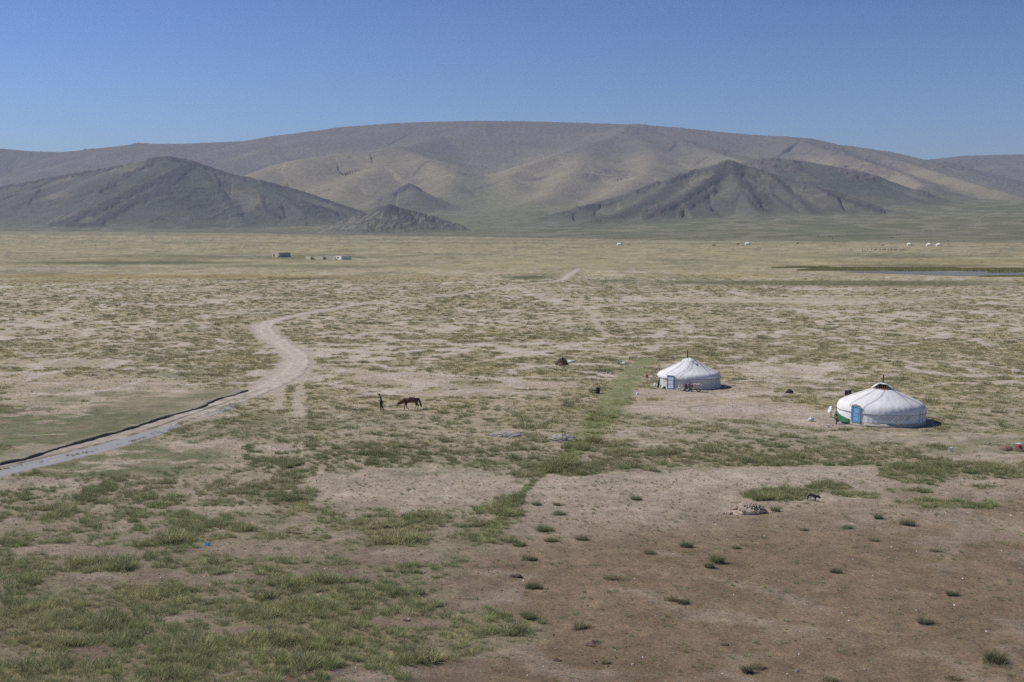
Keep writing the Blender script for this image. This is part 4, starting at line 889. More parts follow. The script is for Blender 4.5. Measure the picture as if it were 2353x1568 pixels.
# ---------------------------------------------------------------- skinned figures
def skin_mesh(name, V, E, rad, mt, parent=None, root=0, sub=2, extra=None, flat=None):
    me = bpy.data.meshes.new(name); me.from_pydata([tuple(v) for v in V], E, []); o = bpy.data.objects.new(name, me); COL.objects.link(o)
    sk = o.modifiers.new('skin', 'SKIN'); sk.use_smooth_shade = True; sk.branch_smoothing = .6
    if not me.skin_vertices: me.attributes
    for i, d in enumerate(me.skin_vertices[0].data):
        r = rad[i]; d.radius = r if isinstance(r, (tuple, list)) else (r, r); d.use_root = (i == root)
    sb = o.modifiers.new('sub', 'SUBSURF'); sb.levels = sub; sb.render_levels = sub
    dg = bpy.context.evaluated_depsgraph_get(); nm = bpy.data.meshes.new_from_object(o.evaluated_get(dg)); nm.name = name
    o.modifiers.clear(); o.data = nm; nm.materials.clear(); nm.materials.append(mt)
    if extra:
        bm = bmesh.new(); bm.from_mesh(nm)
        vs = [bm.verts.new(v) for v in extra.v]
        for f in extra.f:
            try: bm.faces.new([vs[i] for i in f])
            except ValueError: pass
        bm.to_mesh(nm); bm.free()
    nm.polygons.foreach_set('use_smooth', [True] * len(nm.polygons))
    if parent: o.parent = parent
    return o
def hand(b, w, d, s, side):
    """palm and five fingers, d = pointing direction"""
    d = Vector(d).normalized(); up = Vector((0, 0, 1)) if abs(d.z) < .8 else Vector((0, 1, 0)); sx = d.cross(up).normalized(); nz_ = sx.cross(d)
    w = Vector(w); b.tube([w, w + d * .05 * s, w + d * .09 * s], [.025 * s, .042 * s, .036 * s], 7)
    for i, (o, l) in enumerate(((-.03, .07), (-.01, .08), (.01, .075), (.03, .06))):
        p = w + d * .085 * s + sx * o * s; b.tube([p, p + d * l * .6 * s, p + d * l * .9 * s - nz_ * .025 * s], [.010 * s, .009 * s, .006 * s], 5)
    p = w + d * .03 * s + sx * side * .035 * s; b.tube([p, p + (d * .03 + sx * side * .035) * s, p + (d * .065 + sx * side * .03) * s], [.012 * s, .011 * s, .007 * s], 5)
def head(b, c, r, tilt, fx):
    """face details: nose, ears, eyes sockets, mouth on a head centred c looking along fx"""
    fx = Vector(fx).normalized(); rt = fx.cross(Vector((0, 0, 1))).normalized(); u = rt.cross(fx); c = Vector(c)
    b.tube([c + fx * r * .85 + u * r * .15, c + fx * r * 1.22 - u * r * .18, c + fx * r * .85 - u * r * .26], [r * .08, r * .15, r * .08], 6)
    for s_ in (-1, 1):
        b.tube([c + rt * s_ * r * .85 + u * .12 * r, c + rt * s_ * r * 1.02, c + rt * s_ * r * .85 - u * .3 * r], [r * .1, r * .16, r * .08], 6)
        b.tube([c + fx * r * .88 + rt * s_ * r * .32 + u * .08 * r, c + fx * r * .95 + rt * s_ * r * .34 + u * .06 * r], [r * .12, r * .06], 6)
    b.tube([c + fx * r * .86 - u * r * .48 - rt * r * .22, c + fx * r * .93 - u * r * .5, c + fx * r * .86 - u * r * .48 + rt * r * .22], r * .07, 5)
def person(loc, rz, s, label, jacket, trouser, shoe, hair, pose):
    root = empty('person', loc, rz, label, 'person'); root.scale = (s, s, s)
    # local: looks along -X, feet on z = 0
    if pose == 'walk':
        hip, ch, nk, hd = (.0, 0, .90), (-.03, 0, 1.28), (-.10, 0, 1.45), (-.19, 0, 1.57); look = (-.75, 0, -.65)
        legs = [[(-.02, .09, .86), (-.05, .10, .48), (-.02, .10, .10), (-.13, .10, .03)], [(.03, -.09, .86), (.07, -.10, .48), (.22, -.10, .12), (.13, -.10, .03)]]
        arms = [[(-.05, .19, 1.36), (.02, .23, 1.10), (-.20, .14, 1.00)], [(-.05, -.19, 1.36), (.03, -.24, 1.10), (-.18, -.14, 1.02)]]
    else:
        hip, ch, nk, hd = (.0, 0, .86), (.0, 0, 1.22), (-.02, 0, 1.40), (-.06, 0, 1.58); look = (-1, 0, -.25)
        legs = [[(0, .09, .82), (-.02, .10, .46), (.01, .10, .09), (-.11, .10, .03)], [(0, -.09, .82), (.0, -.10, .46), (.03, -.10, .09), (-.09, -.10, .03)]]
        arms = [[(0, .18, 1.30), (-.10, .22, 1.08), (-.30, .15, 1.10)], [(0, -.18, 1.30), (.14, -.22, 1.10), (.30, -.20, .98)]]
    hr = .105 if pose == 'walk' else .15
    V = [hip, ch, nk, hd, (hd[0] - hr * .2, 0, hd[2] + hr * .7)]; E = [(0, 1), (1, 2), (2, 3), (3, 4)]; rad = [(.13, .10), (.15, .11), .055, (hr, hr * .9), hr * .7]
    for L in legs:
        b = len(V); V += L; E += [(0, b), (b, b + 1), (b + 1, b + 2), (b + 2, b + 3)]; rad += [.085, .058, .04, .035]
    for A in arms:
        b = len(V); V += A; E += [(1, b), (b, b + 1), (b + 1, b + 2)]; rad += [.055, .042, .028]
    ex = MB(); head(ex, hd, hr, 0, look)
    for i, A in enumerate(arms): hand(ex, A[2], Vector(A[2]) - Vector(A[1]), 1.0, 1 if i else -1)
    skin_mesh('body', V, E, rad, M_SKIN, root, extra=ex)
    # clothes
    V = [(hip[0], 0, hip[2] - (.22 if pose == 'walk' else .02)), hip, ch, (nk[0] + .01, 0, nk[2] - .05)]; E = [(0, 1), (1, 2), (2, 3)]; rad = [(.19, .15), (.17, .13), (.185, .14), .09]
    for A in arms:
        b = len(V); a3 = Vector(A[1]).lerp(Vector(A[2]), .88); V += [A[0], A[1], tuple(a3)]; E += [(2, b), (b, b + 1), (b + 1, b + 2)]; rad += [.078, .062, .052]
    skin_mesh('jacket', V, E, rad, jacket, root, 1)
    V = [(hip[0], 0, hip[2] - .02)]; E = []; rad = [(.15, .12)]
    for L in legs: b = len(V); V += [L[0], L[1], tuple(Vector(L[2]) + Vector((0, 0, .0)))]; E += [(0, b), (b, b + 1), (b + 1, b + 2)]; rad += [.105, .08, .062]
    skin_mesh('trousers', V, E, rad, trouser, root, 0)
    for L in legs:
        q = MB(); a = Vector(L[2]); q.tube([a + Vector((.05, 0, -.03)), a + Vector((-.02, 0, -.04)), Vector(L[3]) + Vector((-.04, 0, .02))], [.055, .058, .04], 8); q.build('shoe', shoe, root, True)
    c = Vector(hd) + Vector((.02, 0, hr * .35)); q = MB()
    q.lathe([(hr * 1.08, -.02), (hr * 1.12, hr * .35), (hr * .9, hr * .8), (hr * .4, hr * 1.05), (.005, hr * 1.1)], c, 16, lambda r, z, an: (r * (1 + .05 * math.sin(an * 5)), z))
    hq = q.build('hair' if hair else 'cap', M_HAIR if hair else M_DARK, root, True)
    if hair: q = MB(); q.lump(tuple(c + Vector((.05, 0, -.12))), (hr * 2.1, hr * 2.2, hr * .9), 4, .15, flat=False); q.build('hair', M_HAIR, root, True)
    else: q = MB(); q.box(c + Vector((-hr * 1.35, 0, hr * .05)), (hr * 1.1, hr * 1.5, .015), (0, R_(-12), 0)); q.build('cap_visor', M_DARK, hq)
    return root
M_TEAL = mat('dark teal coat', (.06, .12, .135), (.09, .15, .165), 8, .8, .3)
M_NAVY = mat('dark trousers', (.025, .03, .035), (.04, .045, .05), 8, .85, .2)
M_PLUM = mat('plum trousers', (.09, .05, .085), (.06, .035, .06), 8, .85, .2)
M_ORANGE = mat('orange vest', (.62, .20, .13), (.50, .15, .10), 8, .8, .2)
pw = at(876, 944)
walker = person(pw, face_cam(pw), 1.02, 'person in a dark coat and cap walking ahead of the horse with head bowed', M_TEAL, M_NAVY, M_DARK, False, 'walk')
pc = at(1922, 974.5)
child = person(pc, face_cam(pc) + R_(15), .55, 'small child in an orange vest standing beside the larger yurt', M_ORANGE, M_PLUM, M_DARK, True, 'stand')

M_BAY = mat('bay horse coat', (.155, .066, .042), (.095, .038, .027), 2.2, .55, .1, spec=.35)
M_MANE = mat('black horsehair', (.016, .013, .013), (.03, .024, .022), 14, .7, .3)
ph = at(946, 941.5)
horse = empty('horse', ph, face_cam(ph), 'dark bay horse with a black tail walking with its head low', 'horse')
V = [(.46, 0, 1.06), (.05, 0, 1.02), (-.42, 0, 1.06), (-.72, 0, 1.03), (-.98, 0, .88), (-1.24, 0, .76), (-1.42, 0, .66), (-1.50, 0, .45), (-1.50, 0, .27), (.70, 0, 1.16)]
E = [(0, 1), (1, 2), (2, 3), (3, 4), (4, 5), (5, 6), (6, 7), (7, 8), (0, 9)]
rad = [(.30, .35), (.31, .35), (.30, .36), (.22, .30), (.16, .23), (.125, .18), (.095, .135), (.075, .095), (.06, .065), (.18, .18)]
def leg(par, P, R__):
    b = len(V); V.extend(P); E.append((par, b)); E.extend([(b + i, b + i + 1) for i in range(len(P) - 1)]); rad.extend(R__)
leg(3 - 1, [(-.60, .15, .82), (-.66, .15, .62), (-.70, .15, .40), (-.76, .15, .14), (-.77, .15, .08), (-.80, .15, .02)], [.115, .08, .05, .032, .036, .042])
leg(3 - 1, [(-.56, -.15, .82), (-.55, -.15, .60), (-.52, -.15, .40), (-.40, -.15, .20), (-.34, -.15, .13), (-.30, -.15, .05)], [.115, .08, .05, .032, .036, .042])
leg(0, [(.50, .16, .82), (.42, .16, .64), (.50, .16, .46), (.36, .16, .18), (.32, .16, .09), (.28, .16, .02)], [.15, .09, .052, .033, .037, .042])
leg(0, [(.56, -.16, .82), (.56, -.16, .64), (.70, -.16, .46), (.64, -.16, .18), (.62, -.16, .09), (.58, -.16, .02)], [.15, .09, .052, .033, .037, .042])
ex = MB()
for s_ in (-1, 1): ex.tube([(-1.40, s_ * .07, .74), (-1.37, s_ * .09, .82), (-1.38, s_ * .085, .88)], [.03, .032, .008], 6)
skin_mesh('body', V, E, rad, M_BAY, horse, 1, extra=ex)
q = MB(); q.tube([(.52, 0, 1.24), (.72, 0, 1.17), (.86, 0, .85), (.95, 0, .55), (1.03, 0, .27)], [.05, .085, .105, .10, .04], 10); q.build('tail', M_MANE, horse, True)
q = MB(); q.tube([(-.66, 0, 1.26), (-.86, 0, 1.15), (-1.08, 0, .99), (-1.28, 0, .88), (-1.40, 0, .80)], [.03, .055, .06, .055, .03], 8); q.build('mane', M_MANE, horse, True)
q = MB()
for z, r_, x in ((.40, .105, -1.5),): q.tube([(x + r_ * math.cos(a), r_ * math.sin(a), z + .02 * math.cos(a)) for a in np.linspace(0, 6.283, 13)], .013, 5, False)
for s_ in (-1, 1): q.tube([(-1.5, s_ * .10, .40), (-1.44, s_ * .12, .60), (-1.36, s_ * .10, .74)], .011, 5)
q.build('halter', M_CLOTHW, horse)
q = MB(); a = Vector(ph) + Matrix.Rotation(face_cam(ph), 3, 'Z') @ Vector((-1.52, -.1, .38)); b_ = Vector(pw) + Matrix.Rotation(face_cam(pw), 3, 'Z') @ Vector((-.10, -.1, .98))
q.tube([a.lerp(b_, u) + Vector((0, 0, -.32 * math.sin(math.pi * u))) for u in np.linspace(0, 1, 14)], .012, 5); o = q.build('lead_rope', M_CLOTHW); tag(o, 'pale lead rope hanging between the person and the horse', 'rope')

pd = at(1866, 1152)
M_DOG = mat('black dog fur', (.016, .014, .014), (.035, .03, .028), 10, .85, .5)
dog = empty('dog', pd, R_(142), 'black dog with head down on bare soil near the wool heap', 'dog')
V = [(.30, 0, .44), (.02, 0, .42), (-.24, 0, .40), (-.38, 0, .40), (-.50, 0, .36), (-.63, 0, .30)]; E = [(i, i + 1) for i in range(5)]; rad = [(.10, .12), (.10, .115), (.125, .15), .09, .085, .04]
for (pa, P_) in ((2, [(-.26, .09, .28), (-.29, .09, .15), (-.30, .09, .03), (-.34, .09, .02)]), (2, [(-.22, -.09, .28), (-.20, -.09, .15), (-.24, -.09, .03), (-.28, -.09, .02)]), (0, [(.30, .09, .32), (.26, .09, .22), (.34, .09, .12), (.28, .09, .02)]), (0, [(.34, -.09, .32), (.32, -.09, .22), (.41, -.09, .12), (.36, -.09, .02)])):
    b = len(V); V += P_; E += [(pa, b)] + [(b + i, b + i + 1) for i in range(3)]; rad += [.06, .04, .026, .028]
ex = MB()
for s_ in (-1, 1): ex.tube([(-.46, s_ * .05, .42), (-.47, s_ * .075, .49), (-.44, s_ * .08, .51)], [.03, .025, .006], 5)
skin_mesh('body', V, E, rad, M_DOG, dog, 1, extra=ex)
q = MB(); q.tube([(.34, 0, .48), (.46, 0, .42), (.52, 0, .30), (.54, 0, .20)], [.03, .035, .03, .012], 7); q.build('tail', M_DOG, dog, True)
for x, y in ((-.32, .09), (.31, .09)): q = MB(); q.tube([(x - .03, y, .03), (x + .03, y, .09)], .033, 6); q.build('white_paw', M_CLOTHW, dog, True)

# ---------------------------------------------------------------- things round the smaller yurt
def tf(dx, dy, name, label, cat, group=None, rz=0): p = at(dx, dy); return empty(name, p, face_cam(p) + rz, label, cat, group)
# solar panel on a pole
t = tf(1515.5, 878, 'solar_panel', 'single blue solar panel tilted on a thin pole behind the smaller yurt', 'solar panel')
q = MB(); q.tube([(0, 0, -.1), (.03, 0, 2.12)], .03, 8); q.build('pole', M_RUST, t)
q = MB(); q.box((-.30, -.1, 1.62), (.05, .62, 1.05), (0, R_(31), 0)); pn = q.build('panel', M_STEEL, t); q = MB(); q.box((-.325, -.1, 1.635), (.012, .56, .98), (0, R_(31), 0)); q.build('solar_cells', M_PANEL, pn)
q = MB(); q.tube([(-.48, -.1, 1.22), (.0, 0, 1.1)], .015, 6); q.build('brace', M_STEEL, t)
def cloth_on_line(b, x0, x1, z, drop, y=0, seed=0, n=16, m=7):
    vs = []; fs = []
    for lay in (0, .012):
        for i in range(m):
            for k in range(n):
                u = k / (n - 1); v = i / (m - 1); x = x0 + (x1 - x0) * (u * (1 - .22 * v) + .11 * v)
                vs.append((x, y + lay + .05 * math.sin(u * 13 + seed) * v + .03 * n1(u * 6 + v * 3, seed), z - drop * v * (.82 + .35 * n1(u * 5, seed + 3)) + .02 * math.sin(u * 9)))
    o_ = n * m
    for i in range(m - 1):
        for k in range(n - 1): a = i * n + k; fs += [(a, a + 1, a + n + 1, a + n), (o_ + a + n, o_ + a + n + 1, o_ + a + 1, o_ + a)]
    for k in range(n - 1): a = (m - 1) * n + k; fs.append((a, a + 1, o_ + a + 1, o_ + a)); fs.append((k + 1, k, o_ + k, o_ + k + 1))
    b.add(vs, fs)
t = tf(1487.5, 887, 'clothes_pole', 'thin clothes pole with a stone foot left of the smaller yurt', 'pole')
q = MB(); q.tube([(0, 0, -.05), (-.02, 0, .8), (-.06, 0, 1.55)], .02, 7); q.build('pole', M_WOOD, t)
q = MB(); q.lump((.1, 0, -.02), (.45, .3, .14), 3, .3); q.build('stone_foot', M_STONE, t)
q = MB(); q.tube([(-.05, 0, 1.22), (.25, .05, 1.02), (.9, .1, 1.15), (1.55, .2, 1.22), (2.05, .3, 1.32)], .012, 5); q.build('line', M_ROPE, t)
t2 = tf(1511, 891, 'tent_pole', 'short wooden pole holding up the fleece beside the smaller yurt', 'pole'); q = MB(); q.tube([(0, 0, -.05), (-.02, 0, 1.36)], .028, 7); q.tube([(-.03, 0, 1.34), (.55, .35, 1.38)], .02, 6); q.build('pole', M_WOOD, t2)
def hung(name, mt, dx, dy, x0, x1, z, drop, lab, cat, seed, group=None):
    p = at(dx, dy); q = MB(); cloth_on_line(q, x0, x1, z, drop, -.03, seed); o = q.build(name, mt, None, True, p, face_cam(p)); return tag(o, lab, cat, group)
hung('red_cloth', M_RED, 1487.5, 887, -.18, .10, 1.30, .34, 'small red cloth tied near the top of the clothes pole', 'cloth', 1)
hung('white_cloth', M_CLOTHW, 1493, 887, -.02, .30, 1.05, .62, 'white cloth hanging on the line next to the red one', 'cloth', 2)
hung('fleece', M_CREAM, 1487.5, 887, .52, 1.95, 1.32, .22, 'cream fleece spread along the line up to the smaller yurt', 'fleece', 5)
t = tf(1505.5, 889, 'jug', 'white plastic jug on the ground left of the brown board', 'jug')
q = MB(); q.lathe([(.02, 0), (.15, .01), (.16, .05), (.16, .30), (.10, .38), (.045, .41), (.045, .46), (.01, .465)], n=16); q.build('body', M_WHITEPL, t, True)
q = MB(); q.tube([(.04, 0, .42), (.13, 0, .44), (.155, 0, .32)], .015, 6); q.build('handle', M_WHITEPL, t)
p = at(1513.5, 892); q = MB(); q.box((0, 0, .42), (.22, .05, .92), (R_(-8), R_(4), 0)); q.box((.03, .06, .9), (.16, .04, .5), (R_(-8), R_(2), 0)); o = q.build('board', M_RUST, None, False, p, face_cam(p)); tag(o, 'brown board leaning upright by the smaller yurt', 'board')
t = tf(1520, 892, 'jerry_can', 'bright green plastic can beside the smaller yurt', 'jerry can')
q = MB(); q.box((0, 0, .22), (.34, .24, .40), b=.05); q.tube([(.09, 0, .41), (.09, 0, .47)], .04, 8); q.build('body', M_GREENP, t, True); q = MB(); q.tube([(-.12, 0, .41), (-.10, 0, .47), (.02, 0, .47), (.04, 0, .41)], .018, 6); q.build('handle', M_GREENP, t)
p = at(1527, 894); q = MB(); q.lump((0, 0, -.03), (.62, .45, .30), 8, .25); o = q.build('sack', mat('dark sack', (.075, .085, .065), (.045, .05, .04), 6, .9, .4), None, True, p); tag(o, 'dark green sack lying between the can and the blue and white door', 'sack')
# motorcycle under a fleece
t = tf(1592, 902, 'motorcycle', 'dark motorcycle parked against the smaller yurt under a cream fleece', 'motorcycle')
for x in (-.62, .66):
    e = empty('wheel', (x, 0, .31)); e.parent = t
    q = MB(); q.tube([(.27 * math.cos(a), 0, .27 * math.sin(a)) for a in np.linspace(0, 6.283, 29)], .05, 8, False); q.build('tyre', M_TIRE, e, True)
    q = MB(); q.tube([(.22 * math.cos(a), 0, .22 * math.sin(a)) for a in np.linspace(0, 6.283, 25)], .013, 5, False)
    for k in range(6): a = k * math.pi / 3; q.tube([(0, 0, 0), (.22 * math.cos(a), 0, .22 * math.sin(a))], .006, 4)
    q.build('rim', M_STEEL, e)
q = MB(); q.tube([(-.62, 0, .31), (-.46, 0, .75), (-.40, 0, .92)], .03, 7); q.tube([(-.44, 0, .8), (.0, 0, .72), (.5, 0, .70)], .035, 7); q.tube([(-.40, 0, .7), (-.1, 0, .32), (.3, 0, .30), (.66, 0, .31)], .03, 7); q.tube([(.3, 0, .3), (.45, 0, .7)], .025, 6); q.build('frame', M_DARK, t)
q = MB(); q.box((.0, 0, .40), (.34, .26, .30), b=.04); q.build('engine', M_STEEL, t)
q = MB(); q.lump((-.12, 0, .70), (.46, .26, .18), 2, .05, flat=False); q.build('fuel_tank', M_MAROON, t, True)
q = MB(); q.box((.38, 0, .80), (.62, .26, .10), b=.03); q.build('seat', M_DARK, t)
q = MB(); q.tube([(-.28, -.36, 1.03), (-.36, -.3, 1.0), (-.40, 0, .93), (-.36, .3, 1.0), (-.28, .36, 1.03)], .018, 6); q.build('handlebar', M_DARK, t)
q = MB(); q.lump((-.52, 0, .86), (.16, .18, .09), 1, .02, flat=False); q.build('headlight', M_STEEL, t, True)
q = MB(); q.tube([(-.34, -.3, 1.0), (-.33, -.33, 1.18)], .008, 5); q.lump((-.33, -.33, 1.22), (.13, .03, .05), 1, .02, flat=False); q.build('mirror', M_DARK, t)
q = MB(); q.tube([(.1, -.16, .24), (.75, -.17, .30)], .04, 7); q.build('exhaust_pipe', M_STEEL, t)
p = at(1592, 902)
def drape(name, mt, p, rz, x0, x1, hw, ztop, drop, lab, cat, seed):
    q = MB(); vs = []; fs = []; n = 26; m = 19
    for lay in (0, .02):
        for i in range(m):
            v = -1 + 2 * i / (m - 1)
            for k in range(n):
                u = k / (n - 1); av = abs(v); x = x0 + (x1 - x0) * u + .04 * math.sin(v * 7); y = math.copysign(min(av / .4, 1) * hw, v) + .05 * math.sin(u * 21 + seed) * max(0, av - .35)
                z = ztop + .05 * n1(u * 6, seed) - (.03 if av < .4 else (av - .4) / .6 * drop * (.85 + .4 * n1(u * 7 + (v > 0) * 3, seed + 1))) - .10 * max(0, u - .8) * 5 - lay
                vs.append((x, y * (1 + .2 * max(0, av - .4)), z))
    o_ = n * m
    for i in range(m - 1):
        for k in range(n - 1): a = i * n + k; fs += [(a, a + 1, a + n + 1, a + n), (o_ + a + n, o_ + a + n + 1, o_ + a + 1, o_ + a)]
    q.add(vs, fs); o = q.build(name, mt, None, True, p, rz); return tag(o, lab, cat)
drape('fleece_cover', M_CREAM, p, face_cam(p), .02, 1.02, .26, .95, .62, 'cream fleece draped over the parked motorcycle', 'fleece', 3)
p = at(1576, 900); q = MB(); cloth_on_line(q, -.16, .17, .82, .74, 0, 4); o = q.build('striped_cloth', M_MAROON, None, True, p + Vector((0, -.02, 0)), face_cam(p)); tag(o, 'maroon and white cloth hanging in front of the smaller yurt', 'cloth')
p = at(1585, 901)
q = MB(); q.lump((0, 0, -.02), (.50, .4, .50), 12, .3); o = q.build('bundle', mat('grey bundle', (.10, .11, .11), (.30, .29, .28), 9, .9, .5), None, True, p + Vector((0, -.05, 0))); tag(o, 'lumpy grey bundle at the front of the parked motorcycle', 'bundle')
p = at(1587.5, 902.5); q = MB(); q.lump((0, 0, -.02), (.36, .25, .16), 14, .2); o = q.build('bag', mat('violet bag', (.36, .34, .62), (.28, .26, .50), 6, .7, .2), None, True, p); tag(o, 'small pale violet bag on the ground by the motorcycle', 'bag')
t = tf(1562, 900, 'stool', 'low stool with a pale cloth on it right of the blue and white door', 'stool')
q = MB(); q.box((0, 0, .30), (.36, .30, .05)); q.build('seat', M_WOOD, t)
for sx in (-.14, .14):
    for sy in (-.11, .11): q = MB(); q.box((sx, sy, .137), (.04, .04, .275)); q.build('leg', M_WOOD, t)
p = at(1562, 900); q = MB(); q.lump((0, 0, .325), (.38, .28, .10), 5, .3); o = q.build('folded_cloth', M_CLOTHW, None, True, p); tag(o, 'pale crumpled cloth lying on the low stool', 'cloth')
p = at(1570, 900.5); q = MB(); q.lump((0, 0, -.02), (.42, .3, .34), 17, .3); o = q.build('sack', M_STONE, None, True, p); tag(o, 'grey sack between the stool and the maroon cloth', 'sack')

# ---------------------------------------------------------------- things round the larger yurt
t = tf(1909.5, 960, 'satellite_dish', 'white satellite dish on a short post left of the larger yurt', 'satellite dish')
q = MB(); q.tube([(0, 0, -.05), (0, 0, .62)], .03, 8); q.build('post', M_RUST, t)
Md = Matrix.Translation((-.04, 0, .78)) @ Euler((0, R_(-66), R_(20))).to_matrix().to_4x4()
q = MB(); q.lathe([(.01, .0), (.15, .02), (.28, .07), (.37, .13), (.375, .12), (.28, .05), (.15, .0), (.01, -.02)], n=28, M=Md); q.build('dish', M_WHITEPL, t, True)
q = MB(); q.tube([Md @ Vector((0, -.35, .12)), Md @ Vector((0, 0, .42))], .01, 5); q.tube([Md @ Vector((0, 0, .40)), Md @ Vector((0, 0, .46))], .03, 6); q.build('receiver_arm', M_STEEL, t)
q = MB()
for a in (0, 2.1, 4.2): q.tube([(0, 0, .06), (.25 * math.cos(a), .25 * math.sin(a), .0)], .018, 5)
q.build('base', M_DARK, t)
def solar_pair(dx, dy, lab, off):
    t = tf(dx, dy, 'solar_panel', lab, 'solar panel', 'dark solar panels behind the larger yurt')
    q = MB(); q.tube([(0, 0, -.1), (0, 0, 1.3)], .03, 8); q.build('pole', M_WOOD, t)
    q = MB(); q.box((0, 0, 1.45), (.36, .035, .62), (R_(14), 0, R_(off))); pn = q.build('panel', M_STEEL, t); q = MB(); q.box((0, .0, 0), (.32, .008, .57)); c_ = q.build('solar_cells', M_PANEL, pn); c_.location = Vector((0, 0, 1.45)) + Euler((R_(14), 0, R_(off))).to_matrix() @ Vector((0, -.024, 0)); c_.rotation_euler = (R_(14), 0, R_(off))
solar_pair(1944.5, 935, 'left one of two dark solar panels on posts behind the larger yurt', -8); solar_pair(1952, 934, 'right one of two dark solar panels on posts behind the larger yurt', 10)
t = tf(1936, 972, 'scrap_heap', 'low heap of scrap wood and a small wheel against the green cloth', 'scrap heap')
q = MB(); q.lump((-.1, 0, -.02), (.62, .4, .20), 21, .35); q.tube([(-.4, -.1, .03), (.2, .1, .18)], .025, 6); q.tube([(-.3, .1, .02), (-.1, -.1, .24)], .02, 6); q.build('scrap', M_STONE, t)
q = MB(); q.tube([(.2 + .13 * math.cos(a), -.12, .14 + .13 * math.sin(a)) for a in np.linspace(0, 6.283, 19)], .03, 6, False); q.build('wheel', M_TIRE, t, True)
def bucket(dx, dy, r, h, lab, mt=None, handle=True, rz=0):
    t = tf(dx, dy, 'bucket', lab, 'bucket', None, rz); q = MB(); q.lathe([(.01, .01), (r * .82, .0), (r * .86, .02), (r, h), (r * 1.06, h), (r * 1.06, h - .02), (r * .97, h - .02), (r * .80, .03), (.01, .03)], n=18); q.build('body', mt or M_WHITEPL, t, True)
    if handle: q = MB(); q.tube([(r * 1.05 * math.cos(a), -.02 - r * .5 * math.sin(a), h - .02 - r * .7 * math.sin(a)) for a in np.linspace(0, math.pi, 11)], .008, 5); q.build('handle', M_STEEL, t)
    return t
bucket(1903, 983.5, .15, .26, 'small white bucket in front of the child')
bucket(2184, 1038, .17, .33, 'white bucket standing alone right of and below the larger yurt')
t = tf(1864, 969, 'washtub', 'white bundle heaped on a washtub left of the satellite dish', 'washtub')
q = MB(); q.lathe([(.01, .0), (.20, .0), (.25, .20), (.265, .2), (.24, .18), (.01, .05)], n=20); q.build('tub', M_WHITEPL, t, True)
p = at(1864, 969); q = MB(); q.lump((0, 0, .16), (.56, .46, .20), 31, .25); q.lump((.0, 0, .3), (.2, .2, .14), 33, .2); o = q.build('white_laundry', M_CLOTHW, None, True, p); tag(o, 'white laundry piled on top of the washtub', 'laundry')
p = at(1814, 904.5); q = MB(); q.lump((.05, 0, -.02), (.75, .5, .40), 41, .3); q.lump((.02, 0, .15), (.26, .2, .34), 42, .2); q.lump((-.3, 0, .0), (.35, .3, .26), 44, .3); o = q.build('dark_heap', mat('dark cloth', (.05, .035, .035), (.10, .08, .08), 6, .9, .4), None, False, p); tag(o, 'small dark pointed heap behind the bare ground between the yurts', 'heap')
def stone(dx, dy, w, h, lab, seed, mt=None, cat='stone', name='stone', amp=.25, sm=False, group=None):
    p = at(dx, dy); q = MB(); q.lump((0, 0, -.03), (w, w * .7, h), seed, amp); o = q.build(name, mt or M_STONE, None, sm, p); return tag(o, lab, cat, group)
stone(1818, 920, .42, .22, 'pale stone in grass just below the small dark heap', 51)
stone(1465, 908, .36, .34, 'white plastic sack on the grass left of the smaller yurt', 52, M_WHITEPL, 'sack', 'white_sack', .12, True)
# around the middle of the plain
p = at(1291, 838.5); q = MB(); q.lump((0, 0, -.05), (1.6, 1.2, .85), 61, .3, 22, 12, freq=1.5); o = q.build('dung_heap', M_DUNG, None, False, p); tag(o, 'dark brown dung heap in the grass left of the smaller yurt', 'heap')
p = at(1289, 840.5); q = MB(); q.lump((0, 0, -.03), (1.0, .4, .38), 63, .3); o = q.build('orange_cloth', mat('faded orange cloth', (.36, .21, .14), (.28, .17, .12), 6, .9, .4), None, True, p); tag(o, 'faded orange cloth at the foot of the dung heap', 'cloth')
stone(1312.5, 833, 1.15, .36, 'white sack lying right of the dung heap', 64, M_WHITEPL, 'sack', 'white_sack', .25, True)
p = at(1426, 836.5); q = MB(); pts = [(-1.1, 0, 0), (-.95, .1, .28), (-.5, .1, .36), (.0, .1, .34), (.5, .1, .24)]; q.tube(pts, .05, 7); q.tube([(-.5, .1, .36), (-.2, -.2, .02)], .04, 6); q.tube([(.1, .2, .02), (.5, .1, .3), (.8, .1, .1)], .04, 6); o = q.build('bent_branch', M_STONE, None, True, p, face_cam(p)); tag(o, 'pale bent branch lying in the grass behind the green strip', 'branch')
stone(1434, 837.5, .95, .34, 'crumpled white sack beside the pale bent branch', 67, M_WHITEPL, 'sack', 'white_sack', .3, True)
for i, (dx, dy, w, h, l) in enumerate(((1374, 857, .42, .26, 'largest pale stone at the left end of the stone row'), (1380, 858, .5, .14, 'flat pale stone second from the left in the stone row'), (1388, 858.5, .6, .16, 'long flat stone in the middle of the stone row'), (1396, 859, .45, .26, 'rounded pale stone right of the middle of the stone row'), (1404, 860.5, .6, .22, 'grey stone at the right end of the stone row'))):
    stone(dx, dy, w, h, l, 70 + i, group='row of pale stones in the grass')
stone(1362, 889.5, .5, .22, 'yellowish stone just behind the black drum', 77, M_CREAM)
stone(1352.5, 898, .2, .2, 'small white lump left of the black drum', 78, M_WHITEPL, amp=.1)
t = tf(1373.5, 905, 'oil_drum', 'black drum standing beside a low dark table near the green strip', 'drum')
q = MB(); q.lathe([(.01, 0), (.22, .0), (.25, .02), (.25, .22), (.262, .235), (.25, .25), (.25, .46), (.262, .475), (.25, .49), (.25, .68), (.23, .70), (.20, .69), (.01, .69)], n=20); q.build('body', M_DARK, t, True)
q = MB(); q.box((-.05, -.26, .25), (.14, .02, .14)); q.build('hatch', M_RUST, t)
